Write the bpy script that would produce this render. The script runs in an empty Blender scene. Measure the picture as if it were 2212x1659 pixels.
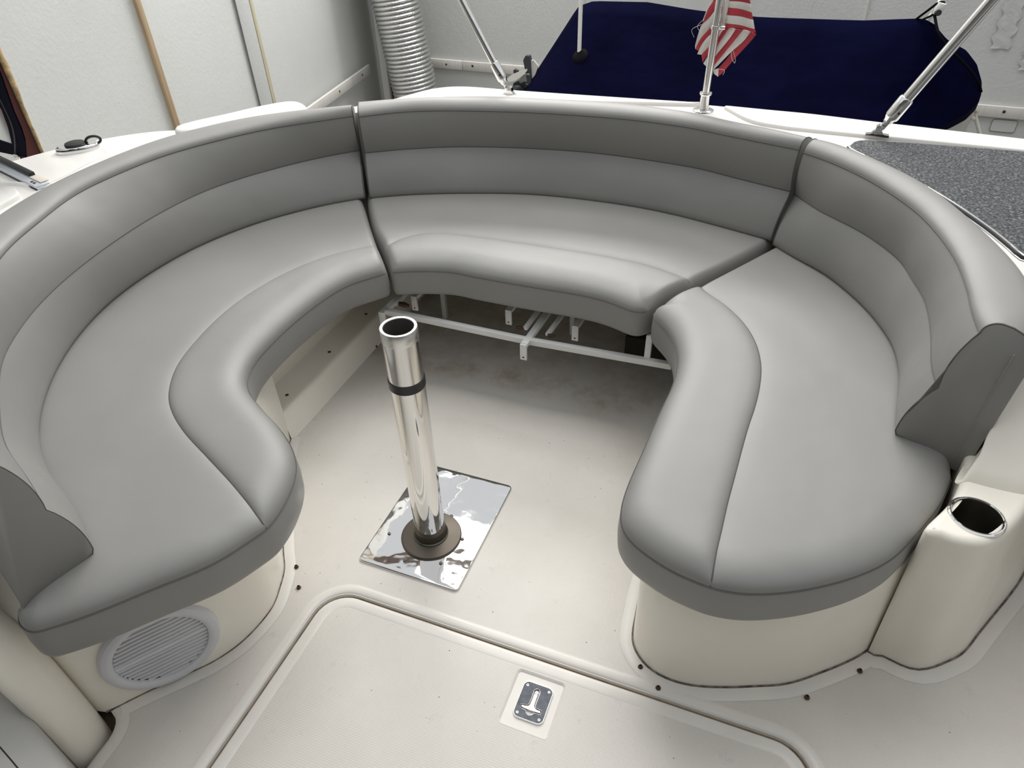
import bpy, bmesh, math, random
import numpy as np
from mathutils import Vector, Matrix
from mathutils.geometry import delaunay_2d_cdt, tessellate_polygon

scene = bpy.context.scene
COL = scene.collection
random.seed(7)
PI = math.pi

# ---------------------------------------------------------------- camera, world, lights, exposure
cam_data = bpy.data.cameras.new('camera')
cam = bpy.data.objects.new('camera', cam_data)
COL.objects.link(cam)
cam_data.sensor_fit = 'HORIZONTAL'
cam_data.sensor_width = 36.0
cam_data.lens = 36.0 * 1544.9 / 2212.0
cam_data.clip_start = 0.02
cam.matrix_world = Matrix([[0.930981, -0.202204, 0.303953, 0.719543], [0.363541, 0.58953, -0.721313, -1.092271], [-0.033337, 0.782028, 0.622351, 1.55], [0.0, 0.0, 0.0, 1.0]])
scene.camera = cam

scene.view_settings.view_transform = 'Standard'
scene.view_settings.look = 'None'
scene.view_settings.exposure = 0.0
scene.view_settings.gamma = 1.0
scene.view_settings.use_curve_mapping = False
scene.cycles.max_bounces = 8
scene.cycles.use_denoising = True

world = bpy.data.worlds.new('world')
scene.world = world
world.use_nodes = True
wb = world.node_tree.nodes['Background']
wb.inputs[0].default_value = (0.93, 0.96, 1.0, 1)
wb.inputs[1].default_value = 0.83

def area_light(name, loc, target, sx, sy, power, color=(1, 1, 1)):
    d = bpy.data.lights.new(name, 'AREA')
    d.shape = 'RECTANGLE'
    d.size, d.size_y, d.energy, d.color = sx, sy, power, color
    o = bpy.data.objects.new(name, d)
    COL.objects.link(o)
    o.location = loc
    o.rotation_euler = (Vector(target) - Vector(loc)).to_track_quat('-Z', 'Y').to_euler()
    return o

area_light('skylight_lamp', (-0.75, 4.3, 3.1), (0.0, 0.4, 0.3), 3.6, 1.2, 200, (1.0, 0.985, 0.955))
area_light('high_bay_lamp', (-0.1, 2.3, 5.4), (0.0, 0.4, 0.0), 4.2, 3.0, 178, (1.0, 0.985, 0.955))

# ---------------------------------------------------------------- materials
def new_mat(name):
    m = bpy.data.materials.new(name)
    m.use_nodes = True
    nt = m.node_tree
    return m, nt, nt.nodes['Principled BSDF']

def add(nt, kind, **kw):
    n = nt.nodes.new(kind)
    for k, v in kw.items():
        setattr(n, k, v)
    return n

def coords(nt, scale=(1, 1, 1), rot=(0, 0, 0)):
    tc = add(nt, 'ShaderNodeTexCoord')
    mp = add(nt, 'ShaderNodeMapping')
    mp.inputs['Scale'].default_value = scale
    mp.inputs['Rotation'].default_value = rot
    nt.links.new(tc.outputs['Object'], mp.inputs['Vector'])
    return mp.outputs['Vector']

def noise(nt, vec, scale, detail=3.0, rough=0.55):
    n = add(nt, 'ShaderNodeTexNoise')
    n.inputs['Scale'].default_value = scale
    n.inputs['Detail'].default_value = detail
    n.inputs['Roughness'].default_value = rough
    nt.links.new(vec, n.inputs['Vector'])
    return n.outputs['Fac']

def ramp(nt, fac, stops):
    r = add(nt, 'ShaderNodeValToRGB')
    e = r.color_ramp.elements
    while len(e) < len(stops):
        e.new(0.5)
    for el, (p, c) in zip(e, stops):
        el.position = p
        el.color = (*c, 1) if len(c) == 3 else c
    nt.links.new(fac, r.inputs['Fac'])
    return r.outputs['Color']

def mix(nt, fac, a, b):
    m = add(nt, 'ShaderNodeMix', data_type='RGBA')
    for sock, v in ((0, fac), (6, a), (7, b)):
        if isinstance(v, (int, float)):
            m.inputs[sock].default_value = v
        elif isinstance(v, tuple):
            m.inputs[sock].default_value = (*v, 1)
        else:
            nt.links.new(v, m.inputs[sock])
    return m.outputs[2]

def bump(nt, bsdf, height, strength, dist):
    b = add(nt, 'ShaderNodeBump')
    b.inputs['Strength'].default_value = strength
    b.inputs['Distance'].default_value = dist
    nt.links.new(height, b.inputs['Height'])
    nt.links.new(b.outputs['Normal'], bsdf.inputs['Normal'])
    return b

def simple(name, col, rough=0.5, metal=0.0, var=0.0, vscale=6.0, bstr=0.0, bscale=80.0, coat=0.0, spec=None):
    m, nt, b = new_mat(name)
    b.inputs['Roughness'].default_value = rough
    b.inputs['Metallic'].default_value = metal
    b.inputs['Coat Weight'].default_value = coat
    if spec is not None:
        b.inputs['Specular IOR Level'].default_value = spec
    b.inputs['Base Color'].default_value = (*col, 1)
    if var or bstr:
        v = coords(nt)
    if var:
        f = noise(nt, v, vscale, 4)
        lo = tuple(c * (1 - var) for c in col)
        hi = tuple(min(1, c * (1 + var)) for c in col)
        nt.links.new(ramp(nt, f, [(0.3, lo), (0.7, hi)]), b.inputs['Base Color'])
    if bstr:
        bump(nt, b, noise(nt, v, bscale, 2), bstr, 0.002)
    return m

def vinyl():
    m, nt, b = new_mat('grey_vinyl')
    v = coords(nt)
    f = noise(nt, v, 3.0, 2)
    nt.links.new(ramp(nt, f, [(0.3, (0.225, 0.221, 0.208)), (0.7, (0.250, 0.245, 0.231))]), b.inputs['Base Color'])
    b.inputs['Roughness'].default_value = 0.50
    b.inputs['Specular IOR Level'].default_value = 0.75
    b.inputs['Sheen Weight'].default_value = 0.05
    v2 = coords(nt, (1.0, 1.0, 1.0))
    big = noise(nt, v2, 7.0, 2, 0.4)
    fine = noise(nt, v2, 900.0, 1)
    mth = add(nt, 'ShaderNodeMath', operation='MULTIPLY_ADD')
    nt.links.new(fine, mth.inputs[0])
    mth.inputs[1].default_value = 0.004
    nt.links.new(big, mth.inputs[2])
    bump(nt, b, mth.outputs[0], 0.35, 0.012)
    return m

def gelcoat(name, col, rough=0.22, dirt=0.06):
    m, nt, b = new_mat(name)
    v = coords(nt)
    f = noise(nt, v, 5.0, 5, 0.6)
    nt.links.new(ramp(nt, f, [(0.3, tuple(c * (1 - dirt) for c in col)), (0.65, col)]), b.inputs['Base Color'])
    b.inputs['Roughness'].default_value = rough
    b.inputs['Specular IOR Level'].default_value = 0.4
    return m

def nonskid():
    m, nt, b = new_mat('nonskid_gelcoat')
    v = coords(nt)
    base = ramp(nt, noise(nt, v, 2.2, 5, 0.6), [(0.3, (0.61, 0.575, 0.52)), (0.7, (0.70, 0.665, 0.615))])
    # brown water stains with edges of their own, near the aft end
    sep = add(nt, 'ShaderNodeSeparateXYZ')
    nt.links.new(v, sep.inputs[0])
    wob = noise(nt, v, 5.0, 4)
    ad = add(nt, 'ShaderNodeMath', operation='MULTIPLY_ADD')
    nt.links.new(wob, ad.inputs[0]); ad.inputs[1].default_value = 0.22
    nt.links.new(sep.outputs['Y'], ad.inputs[2])
    band = ramp(nt, ad.outputs[0], [(0.76, (0, 0, 0)), (0.80, (0.55, 0.55, 0.55)), (0.86, (1, 1, 1)), (0.93, (0.35, 0.35, 0.35)), (0.985, (0.6, 0.6, 0.6))])
    blot = ramp(nt, noise(nt, v, 9.0, 6, 0.7), [(0.42, (0, 0, 0)), (0.72, (0.8, 0.8, 0.8))])
    mul = add(nt, 'ShaderNodeMath', operation='MULTIPLY')
    nt.links.new(band, mul.inputs[0]); nt.links.new(blot, mul.inputs[1])
    c1 = mix(nt, mul.outputs[0], base, (0.27, 0.19, 0.11))
    # grey scuffs
    sc = ramp(nt, noise(nt, v, 14.0, 6, 0.75), [(0.60, (0, 0, 0)), (0.80, (0.45, 0.45, 0.45))])
    c2 = mix(nt, sc, c1, (0.36, 0.33, 0.29))
    # small black specks of dirt
    vor = add(nt, 'ShaderNodeTexVoronoi')
    vor.inputs['Scale'].default_value = 36.0
    nt.links.new(v, vor.inputs['Vector'])
    clump = noise(nt, v, 2.3, 2)
    th = add(nt, 'ShaderNodeMath', operation='MULTIPLY')
    nt.links.new(clump, th.inputs[0]); th.inputs[1].default_value = 0.085
    lt = add(nt, 'ShaderNodeMath', operation='LESS_THAN')
    nt.links.new(vor.outputs['Distance'], lt.inputs[0]); nt.links.new(th.outputs[0], lt.inputs[1])
    rnd = add(nt, 'ShaderNodeSeparateColor')
    nt.links.new(vor.outputs['Color'], rnd.inputs[0])
    gt = add(nt, 'ShaderNodeMath', operation='GREATER_THAN')
    nt.links.new(rnd.outputs[0], gt.inputs[0]); gt.inputs[1].default_value = 0.42
    sp = add(nt, 'ShaderNodeMath', operation='MULTIPLY')
    nt.links.new(lt.outputs[0], sp.inputs[0]); nt.links.new(gt.outputs[0], sp.inputs[1])
    c3 = mix(nt, sp.outputs[0], c2, (0.04, 0.035, 0.03))
    nt.links.new(c3, b.inputs['Base Color'])
    b.inputs['Roughness'].default_value = 0.5
    # woven grip texture
    w1 = add(nt, 'ShaderNodeTexWave'); w1.bands_direction = 'X'
    w1.inputs['Scale'].default_value = 62.0
    w2 = add(nt, 'ShaderNodeTexWave'); w2.bands_direction = 'Y'
    w2.inputs['Scale'].default_value = 62.0
    nt.links.new(v, w1.inputs['Vector']); nt.links.new(v, w2.inputs['Vector'])
    mm = add(nt, 'ShaderNodeMath', operation='MULTIPLY')
    nt.links.new(w1.outputs['Fac'], mm.inputs[0]); nt.links.new(w2.outputs['Fac'], mm.inputs[1])
    bump(nt, b, mm.outputs[0], 0.30, 0.0012)
    return m

def counter_mat():
    m, nt, b = new_mat('speckled_laminate')
    v = coords(nt)
    f = noise(nt, v, 150.0, 3, 0.7)
    nt.links.new(ramp(nt, f, [(0.38, (0.035, 0.038, 0.041)), (0.5, (0.085, 0.089, 0.094)), (0.6, (0.15, 0.154, 0.155)), (0.70, (0.36, 0.36, 0.345))]), b.inputs['Base Color'])
    b.inputs['Roughness'].default_value = 0.55
    b.inputs['Specular IOR Level'].default_value = 0.12
    return m

def wavy_chrome():
    m, nt, b = new_mat('wavy_polished_steel')
    v = coords(nt)
    b.inputs['Base Color'].default_value = (0.74, 0.73, 0.715, 1)
    b.inputs['Metallic'].default_value = 1.0
    b.inputs['Roughness'].default_value = 0.05
    n1 = noise(nt, v, 9.0, 2.5, 0.5)
    bump(nt, b, n1, 0.26, 0.012)
    return m

def wall_mat(name, col, stain):
    m, nt, b = new_mat(name)
    v = coords(nt)
    f = noise(nt, v, 1.6, 6, 0.62)
    base = ramp(nt, f, [(0.3, tuple(c * 0.93 for c in col)), (0.68, col)])
    vs = coords(nt, (9.0, 9.0, 1.2))
    st = ramp(nt, noise(nt, vs, 1.0, 6, 0.7), [(0.64, (0, 0, 0)), (0.80, (stain, stain, stain))])
    nt.links.new(mix(nt, st, base, (0.22, 0.20, 0.18)), b.inputs['Base Color'])
    b.inputs['Roughness'].default_value = 0.6
    bump(nt, b, noise(nt, v, 55.0, 3, 0.6), 0.35, 0.004)
    return m

def wood_mat(name, a, c):
    m, nt, b = new_mat(name)
    v = coords(nt, (40, 40, 2.5))
    nt.links.new(ramp(nt, noise(nt, v, 1.5, 5, 0.6), [(0.3, a), (0.7, c)]), b.inputs['Base Color'])
    b.inputs['Roughness'].default_value = 0.7
    return m

def foil_mat():
    m, nt, b = new_mat('crinkled_foil')
    v = coords(nt)
    b.inputs['Base Color'].default_value = (0.78, 0.78, 0.77, 1)
    b.inputs['Metallic'].default_value = 1.0
    b.inputs['Roughness'].default_value = 0.22
    bump(nt, b, noise(nt, v, 90.0, 3, 0.6), 0.5, 0.006)
    return m

def cover_mat():
    m, nt, b = new_mat('navy_canvas')
    v = coords(nt)
    nt.links.new(ramp(nt, noise(nt, v, 3.0, 3), [(0.3, (0.0012, 0.0013, 0.009)), (0.7, (0.0022, 0.0025, 0.0155))]), b.inputs['Base Color'])
    b.inputs['Roughness'].default_value = 0.85
    b.inputs['Specular IOR Level'].default_value = 0.01
    vv = coords(nt, (1.0, 1.0, 2.0), (0, 0.6, 0.3))
    bump(nt, b, noise(nt, vv, 2.5, 3, 0.5), 0.5, 0.06)
    return m

VINYL = vinyl()
SEAM = simple('seam_thread', (0.10, 0.098, 0.093), 0.7)
GEL = gelcoat('white_gelcoat', (0.82, 0.80, 0.76), 0.2, 0.04)
CREAM = gelcoat('cream_gelcoat', (0.90, 0.855, 0.755), 0.25, 0.05)
SOLE = nonskid()
SMOOTH = gelcoat('smooth_sole_gelcoat', (0.76, 0.725, 0.67), 0.3, 0.08)
LID = SMOOTH
CAULK = simple('dirty_caulk', (0.16, 0.135, 0.115), 0.8, var=0.7, vscale=60)
GROOVE = simple('dirty_gap', (0.20, 0.15, 0.10), 0.8, var=0.4, vscale=30)
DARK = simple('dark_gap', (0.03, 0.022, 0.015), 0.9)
CHROME = simple('polished_steel', (0.82, 0.81, 0.79), 0.06, 1.0)
CHROMEB = simple('polished_tube', (0.78, 0.765, 0.745), 0.12, 1.0)
BRUSH = simple('brushed_aluminium', (0.74, 0.73, 0.71), 0.3, 1.0, var=0.08, vscale=30)
PLATE = wavy_chrome()
BRONZE = simple('brown_coated_metal', (0.105, 0.088, 0.07), 0.42, 0.6)
BORE = simple('dull_tube_bore', (0.16, 0.15, 0.14), 0.45, 0.6)
BLACK = simple('black_rubber', (0.012, 0.012, 0.012), 0.5)
BLACKTAPE = simple('black_tape', (0.01, 0.01, 0.012), 0.35)
WHITEPAINT = simple('white_painted_aluminium', (0.72, 0.72, 0.70), 0.4, var=0.06)
RUST = simple('rusty_bolt', (0.10, 0.055, 0.035), 0.6, 0.5)
SPKR = simple('white_plastic', (0.66, 0.66, 0.69), 0.35, var=0.03)
SPKD = simple('speaker_inside', (0.02, 0.02, 0.022), 0.8)
LATCHM = simple('grey_steel', (0.045, 0.048, 0.054), 0.3, 1.0, var=0.2, vscale=60)
COUNTER = counter_mat()
WALLL = wall_mat('left_wall_board', (0.66, 0.67, 0.65), 0.30)
WALLB = wall_mat('back_wall_board', (0.60, 0.61, 0.595), 0.35)
WALLF = simple('front_wall_board', (0.28, 0.28, 0.28), 0.8)
CUPM = simple('darkened_steel', (0.13, 0.12, 0.10), 0.4, 1.0)  # cup's inner shade put into this dark colour; weld and screws share it
CEIL = simple('ceiling_paint', (0.62, 0.62, 0.60), 0.8)
GROUND = simple('concrete', (0.22, 0.21, 0.20), 0.85, var=0.2, vscale=3)
WOOD = wood_mat('bamboo_strip', (0.38, 0.27, 0.16), (0.56, 0.43, 0.27))
WOOD2 = wood_mat('pale_batten', (0.58, 0.53, 0.36), (0.66, 0.62, 0.48))
BATTEN = wood_mat('painted_batten', (0.60, 0.57, 0.53), (0.70, 0.68, 0.64))
REDSTEEL = simple('red_oxide_steel', (0.075, 0.018, 0.013), 0.6)
BEAM = simple('reflection_beam', (0.16, 0.10, 0.07), 0.8, var=0.3, vscale=4)
FOAM = simple('old_foam', (0.50, 0.36, 0.19), 0.9, var=0.5, vscale=25)
FOIL = foil_mat()
COVER = cover_mat()
NAVY = simple('navy_webbing', (0.002, 0.002, 0.010), 0.8, spec=0.05)
BLACKCORD = simple('black_cord', (0.004, 0.004, 0.006), 0.8, spec=0.05)
HULLW = gelcoat('grey_white_hull', (0.50, 0.49, 0.46), 0.4, 0.12)
ROPE = simple('white_rope', (0.62, 0.60, 0.54), 0.8)
YELLOW = simple('yellow_rope', (0.65, 0.45, 0.12), 0.7)
OUTB = simple('outboard_black', (0.02, 0.022, 0.026), 0.45)
PROP = simple('grey_propeller', (0.52, 0.50, 0.47), 0.4)
FLAGR = simple('red_flag_cloth', (0.46, 0.045, 0.06), 0.85, var=0.12, vscale=40)
FLAGW = simple('white_flag_cloth', (0.72, 0.69, 0.64), 0.85, var=0.07, vscale=40)
MASK = simple('masking_tape', (0.60, 0.55, 0.48), 0.7)
ALU = simple('satin_aluminium_frame', (0.66, 0.69, 0.74), 0.35, 0.4)
WPLAST = simple('white_fitting_plastic', (0.80, 0.80, 0.76), 0.4)

def glass_mat():
    m, nt, b = new_mat('clear_vinyl_window')
    b.inputs['Base Color'].default_value = (0.9, 0.92, 0.92, 1)
    b.inputs['Roughness'].default_value = 0.12
    b.inputs['Transmission Weight'].default_value = 1.0
    b.inputs['IOR'].default_value = 1.05
    return m
CLEAR = glass_mat()

# ---------------------------------------------------------------- mesh helpers
def obj(name, verts, faces, mat, parent=None, smooth=True):
    me = bpy.data.meshes.new(name)
    me.from_pydata([tuple(map(float, v)) for v in verts], [], [tuple(int(i) for i in f) for f in faces])
    me.materials.append(mat)
    if smooth:
        me.polygons.foreach_set('use_smooth', [True] * len(me.polygons))
    me.update()
    o = bpy.data.objects.new(name, me)
    COL.objects.link(o)
    if parent is not None:
        o.parent = parent
    return o

def fix_normals(o):
    bm = bmesh.new(); bm.from_mesh(o.data)
    bmesh.ops.recalc_face_normals(bm, faces=bm.faces)
    bm.to_mesh(o.data); bm.free()
    return o

def from_bm(name, bm, mat, parent=None, smooth=False, sharp=0.6):
    bmesh.ops.recalc_face_normals(bm, faces=bm.faces)
    me = bpy.data.meshes.new(name)
    bm.to_mesh(me); bm.free()
    me.materials.append(mat)
    if smooth:
        me.polygons.foreach_set('use_smooth', [True] * len(me.polygons))
        me.set_sharp_from_angle(angle=sharp)
    o = bpy.data.objects.new(name, me)
    COL.objects.link(o)
    if parent is not None:
        o.parent = parent
    return o

def thing(name, label, cat, loc=(0, 0, 0), group=None):
    o = bpy.data.objects.new(name, None)
    o.empty_display_size = 0.05
    COL.objects.link(o)
    o['label'] = label; o['category'] = cat
    if group:
        o['group'] = group
    o.location = loc
    o['_loc'] = 0
    del o['_loc']
    return o

def tag(o, label, cat, group=None):
    o['label'] = label; o['category'] = cat
    if group:
        o['group'] = group
    return o

def struct(o, label=None):
    o['kind'] = 'structure'
    if label:
        o['label'] = label
    return o

def settle(root, loc):
    """put a thing's origin at its base; the parts keep their places"""
    root.location = loc
    for c in root.children:
        c.matrix_parent_inverse = Matrix.Translation(-Vector(loc))

def bx(bm, c, s, rot=None):
    m = Matrix.Translation(c)
    if rot is not None:
        m = m @ rot
    r = bmesh.ops.create_cube(bm, size=1.0, matrix=m @ Matrix.Diagonal((*s, 1)))
    return r['verts']

def box(name, c, s, mat, parent=None, bevel=0.0, rot=None, seg=2):
    bm = bmesh.new()
    bx(bm, c, s, rot)
    if bevel:
        bmesh.ops.bevel(bm, geom=bm.edges[:], offset=bevel, segments=seg, affect='EDGES', profile=0.5)
    return from_bm(name, bm, mat, parent, smooth=bool(bevel))

def beam_rot(a, b, up=(0, 0, 1)):
    d = (Vector(b) - Vector(a))
    x = d.normalized()
    u = Vector(up)
    y = u.cross(x)
    if y.length < 1e-4:
        y = Vector((0, 1, 0)).cross(x)
    y.normalize()
    z = x.cross(y)
    return Matrix((x, y, z)).transposed().to_4x4(), d.length, (Vector(a) + Vector(b)) / 2

def beam(name, a, b, w, h, mat, parent=None, bevel=0.001):
    r, L, c = beam_rot(a, b)
    return box(name, c, (L, w, h), mat, parent, bevel, r)

def tube_data(path, rad, n=10, closed=False, cap=True):
    P = [Vector(p) for p in path]
    m = len(P)
    rad = rad if hasattr(rad, '__len__') else [rad] * m
    V, F = [], []
    tang = []
    for i in range(m):
        a = P[(i - 1) % m] if (closed or i > 0) else P[i]
        b = P[(i + 1) % m] if (closed or i < m - 1) else P[i]
        t = (b - a)
        tang.append(t.normalized() if t.length > 1e-9 else Vector((0, 0, 1)))
    ref = Vector((0, 0, 1)) if abs(tang[0].z) < 0.9 else Vector((1, 0, 0))
    u = (ref - tang[0] * ref.dot(tang[0])).normalized()
    for i in range(m):
        u = (u - tang[i] * u.dot(tang[i])).normalized()
        w = tang[i].cross(u)
        for k in range(n):
            a = 2 * PI * k / n
            V.append(P[i] + (u * math.cos(a) + w * math.sin(a)) * rad[i])
    for i in range(m if closed else m - 1):
        j = (i + 1) % m
        for k in range(n):
            k2 = (k + 1) % n
            F.append((i * n + k, i * n + k2, j * n + k2, j * n + k))
    if cap and not closed:
        F.append(tuple(range(n))[::-1]); F.append(tuple((m - 1) * n + k for k in range(n)))
    return V, F

def tube(name, path, rad, mat, parent=None, n=10, closed=False):
    V, F = tube_data(path, rad, n, closed)
    o = obj(name, V, F, mat, parent)
    o.data.set_sharp_from_angle(angle=0.9)
    return o

def axis_matrix(loc, axis):
    z = Vector(axis).normalized()
    x = Vector((1, 0, 0)) if abs(z.x) < 0.9 else Vector((0, 1, 0))
    x = (x - z * x.dot(z)).normalized()
    y = z.cross(x)
    m = Matrix((x, y, z)).transposed().to_4x4()
    m.translation = Vector(loc)
    return m

def lathe(name, prof, mat, parent=None, loc=(0, 0, 0), axis=(0, 0, 1), n=40, sharp=0.6):
    M = axis_matrix(loc, axis)
    V, F = [], []
    for (r, z) in prof:
        for k in range(n):
            a = 2 * PI * k / n
            V.append(M @ Vector((r * math.cos(a), r * math.sin(a), z)))
    for i in range(len(prof) - 1):
        for k in range(n):
            k2 = (k + 1) % n
            F.append((i * n + k, i * n + k2, (i + 1) * n + k2, (i + 1) * n + k))
    if prof[0][0] > 1e-6:
        pass
    bm = bmesh.new()
    bv = [bm.verts.new(v) for v in V]
    for f in F:
        try:
            bm.faces.new([bv[i] for i in f])
        except ValueError:
            pass
    bmesh.ops.remove_doubles(bm, verts=bm.verts, dist=1e-6)
    return from_bm(name, bm, mat, parent, True, sharp)

def spline(pts, step=None, n=None, closed=False):
    P = np.array(pts, float)
    m = len(P)
    out = []
    segs = m if closed else m - 1
    for i in range(segs):
        p1, p2 = P[i], P[(i + 1) % m]
        p0 = P[(i - 1) % m] if (closed or i > 0) else 2 * p1 - p2
        p3 = P[(i + 2) % m] if (closed or i + 2 < m) else 2 * p2 - p1
        for t in np.linspace(0, 1, 16, endpoint=False):
            out.append(0.5 * ((2 * p1) + (-p0 + p2) * t + (2 * p0 - 5 * p1 + 4 * p2 - p3) * t ** 2 + (-p0 + 3 * p1 - 3 * p2 + p3) * t ** 3))
    out.append(P[0] if closed else P[-1])
    out = np.array(out)
    s = np.r_[0, np.cumsum(np.linalg.norm(np.diff(out, axis=0), axis=1))]
    if n is None:
        n = max(2, int(round(s[-1] / step)) + 1)
    q = np.linspace(0, s[-1], n)
    return np.stack([np.interp(q, s, out[:, k]) for k in range(out.shape[1])], 1)

def relax(P, it, closed=False, keep=1):
    P = np.array(P, float)
    for _ in range(it):
        if closed:
            P = 0.5 * P + 0.25 * (np.roll(P, 1, 0) + np.roll(P, -1, 0))
        else:
            Q = P.copy()
            Q[1:-1] = 0.5 * P[1:-1] + 0.25 * (P[:-2] + P[2:])
            P = Q
    return P

def area2(P):
    x, y = np.array(P)[:, 0], np.array(P)[:, 1]
    return np.sum(x * np.roll(y, -1) - y * np.roll(x, -1))

def ccw(P):
    P = np.array(P, float)
    return P if area2(P) > 0 else P[::-1]

def normals2(P, closed=True):
    if closed:
        t = np.roll(P, -1, 0) - np.roll(P, 1, 0)
    else:
        t = np.gradient(P, axis=0)
    t = t / np.maximum(np.linalg.norm(t, axis=1, keepdims=True), 1e-9)
    return np.stack([t[:, 1], -t[:, 0]], 1)          # outward when the loop runs counter-clockwise

def seg_dist(Q, A, B):
    """distance of every point Q to the nearest of the segments A-B"""
    out = np.full(len(Q), 1e9)
    d = B - A
    L = np.maximum((d ** 2).sum(1), 1e-12)
    for s in range(0, len(Q), 2000):
        q = Q[s:s + 2000]
        t = ((q[:, None, :] - A[None]) * d[None]).sum(2) / L
        t = np.clip(t, 0, 1)
        c = A[None] + t[..., None] * d[None]
        out[s:s + 2000] = np.sqrt(((q[:, None, :] - c) ** 2).sum(2)).min(1)
    return out

def inside(Q, poly):
    Q = np.asarray(Q, float)
    x, y = Q[:, 0], Q[:, 1]
    r = np.zeros(len(Q), bool)
    P = np.asarray(poly, float)
    j = len(P) - 1
    for i in range(len(P)):
        xi, yi, xj, yj = P[i, 0], P[i, 1], P[j, 0], P[j, 1]
        c = ((yi > y) != (yj > y)) & (x < (xj - xi) * (y - yi) / ((yj - yi) if abs(yj - yi) > 1e-12 else 1e-12) + xi)
        r ^= c
        j = i
    return r

def cdt(loops, lines, extra):
    """triangulate inside loops[0] and outside the others"""
    V, E = [], []
    for L in loops:
        b = len(V)
        V += [tuple(p) for p in L]
        E += [(b + i, b + (i + 1) % len(L)) for i in range(len(L))]
    for L in lines:
        b = len(V)
        V += [tuple(p) for p in L]
        E += [(b + i, b + i + 1) for i in range(len(L) - 1)]
    V += [tuple(p) for p in extra]
    r = delaunay_2d_cdt([Vector(p[:2]) for p in V], E, [], 0, 1e-5)
    P = np.array([(v[0], v[1]) for v in r[0]])
    F = np.array([f for f in r[2] if len(f) == 3])
    cen = P[F].mean(1)
    ok = inside(cen, loops[0])
    for L in loops[1:]:
        ok &= ~inside(cen, L)
    F = F[ok]
    a = P[F[:, 1]] - P[F[:, 0]]; b = P[F[:, 2]] - P[F[:, 0]]
    flip = (a[:, 0] * b[:, 1] - a[:, 1] * b[:, 0]) < 0
    F[flip] = F[flip][:, ::-1]
    return P, F

def sub_obj(name, V, F, mat, parent, smooth=True):
    F = np.asarray(F)
    used, inv = np.unique(F, return_inverse=True)
    return obj(name, np.asarray(V)[used], inv.reshape(F.shape), mat, parent, smooth)

def flat(name, loops, z, mat, parent=None, grid=None):
    extra = []
    P, F = cdt(loops, [], extra)
    return obj(name, np.c_[P, np.full(len(P), z)], F, mat, parent, False)

def loft(name, rings, mat, parent=None, cap_bottom=False, cap_top=True, smooth=True, sharp=0.7):
    """rings: list of closed (n,3) loops"""
    n = len(rings[0])
    V = [p for r in rings for p in r]
    F = []
    for i in range(len(rings) - 1):
        for k in range(n):
            k2 = (k + 1) % n
            F.append((i * n + k, i * n + k2, (i + 1) * n + k2, (i + 1) * n + k))
    bm = bmesh.new()
    bv = [bm.verts.new(v) for v in V]
    for f in F:
        bm.faces.new([bv[i] for i in f])
    caps = []
    if cap_top:
        caps.append(bm.faces.new(bv[(len(rings) - 1) * n:]))
    if cap_bottom:
        caps.append(bm.faces.new(bv[:n][::-1]))
    bmesh.ops.triangulate(bm, faces=caps)
    return from_bm(name, bm, mat, parent, smooth, sharp)

def prism(name, outline, z0, z1, mat, parent=None, r=0.0, cap_bottom=False, smooth=True):
    P = ccw(outline)
    N = normals2(P)
    rings = [np.c_[P, np.full(len(P), z0)]]
    if r:
        for a in np.linspace(0, PI / 2, 5):
            rings.append(np.c_[P - N * r * (1 - math.cos(a)), np.full(len(P), z1 - r + r * math.sin(a))])
    else:
        rings.append(np.c_[P, np.full(len(P), z1)])
    return loft(name, rings, mat, parent, cap_bottom, True, smooth)

def rrect(x0, y0, x1, y1, r, n=8):
    out = []
    for cx, cy, a0 in ((x1 - r, y0 + r, -PI / 2), (x1 - r, y1 - r, 0), (x0 + r, y1 - r, PI / 2), (x0 + r, y0 + r, PI)):
        for k in range(n + 1):
            a = a0 + PI / 2 * k / n
            out.append((cx + r * math.cos(a), cy + r * math.sin(a)))
    return np.array(out)

def ribbon(name, path, prof, mat, parent=None, closed=False):
    """sweep a profile of (offset to the right, z) along a plan curve"""
    P = np.array(path, float)
    N = normals2(P, closed)
    n, k = len(P), len(prof)
    V = [(P[i, 0] + N[i, 0] * o, P[i, 1] + N[i, 1] * o, z) for i in range(n) for (o, z) in prof]
    F = []
    for i in range(n if closed else n - 1):
        j = (i + 1) % n
        for a in range(k - 1):
            F.append((i * k + a, i * k + a + 1, j * k + a + 1, j * k + a))
    o = obj(name, V, F, mat, parent)
    return fix_normals(o)

# ================================================================ THE SHED
shed_left = [(-2.95 + 0.1353 * 1.0, 0)]
def left_x(y):                      # face of the left wall
    return -2.53 - (y - 3.14) * 0.1366
def back_y(x):                      # face of the back wall
    return 4.53 - (x + 2.34) * 0.0386
GZ, CZ = -1.35, 3.0
corner = (-2.775, 4.547)

def wall_slab(name, a, b, z0, z1, th, mat, parent=None):
    a, b = Vector((*a, 0)), Vector((*b, 0))
    d = (b - a).normalized()
    n = Vector((-d.y, d.x, 0)) * th
    V = [a, b, b + n, a + n]
    V = [(v.x, v.y, z) for z in (z0, z1) for v in V]
    return obj(name, V, [(0, 1, 2, 3), (4, 5, 6, 7), (0, 1, 5, 4), (1, 2, 6, 5), (2, 3, 7, 6), (3, 0, 4, 7)], mat, parent, False)

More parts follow.
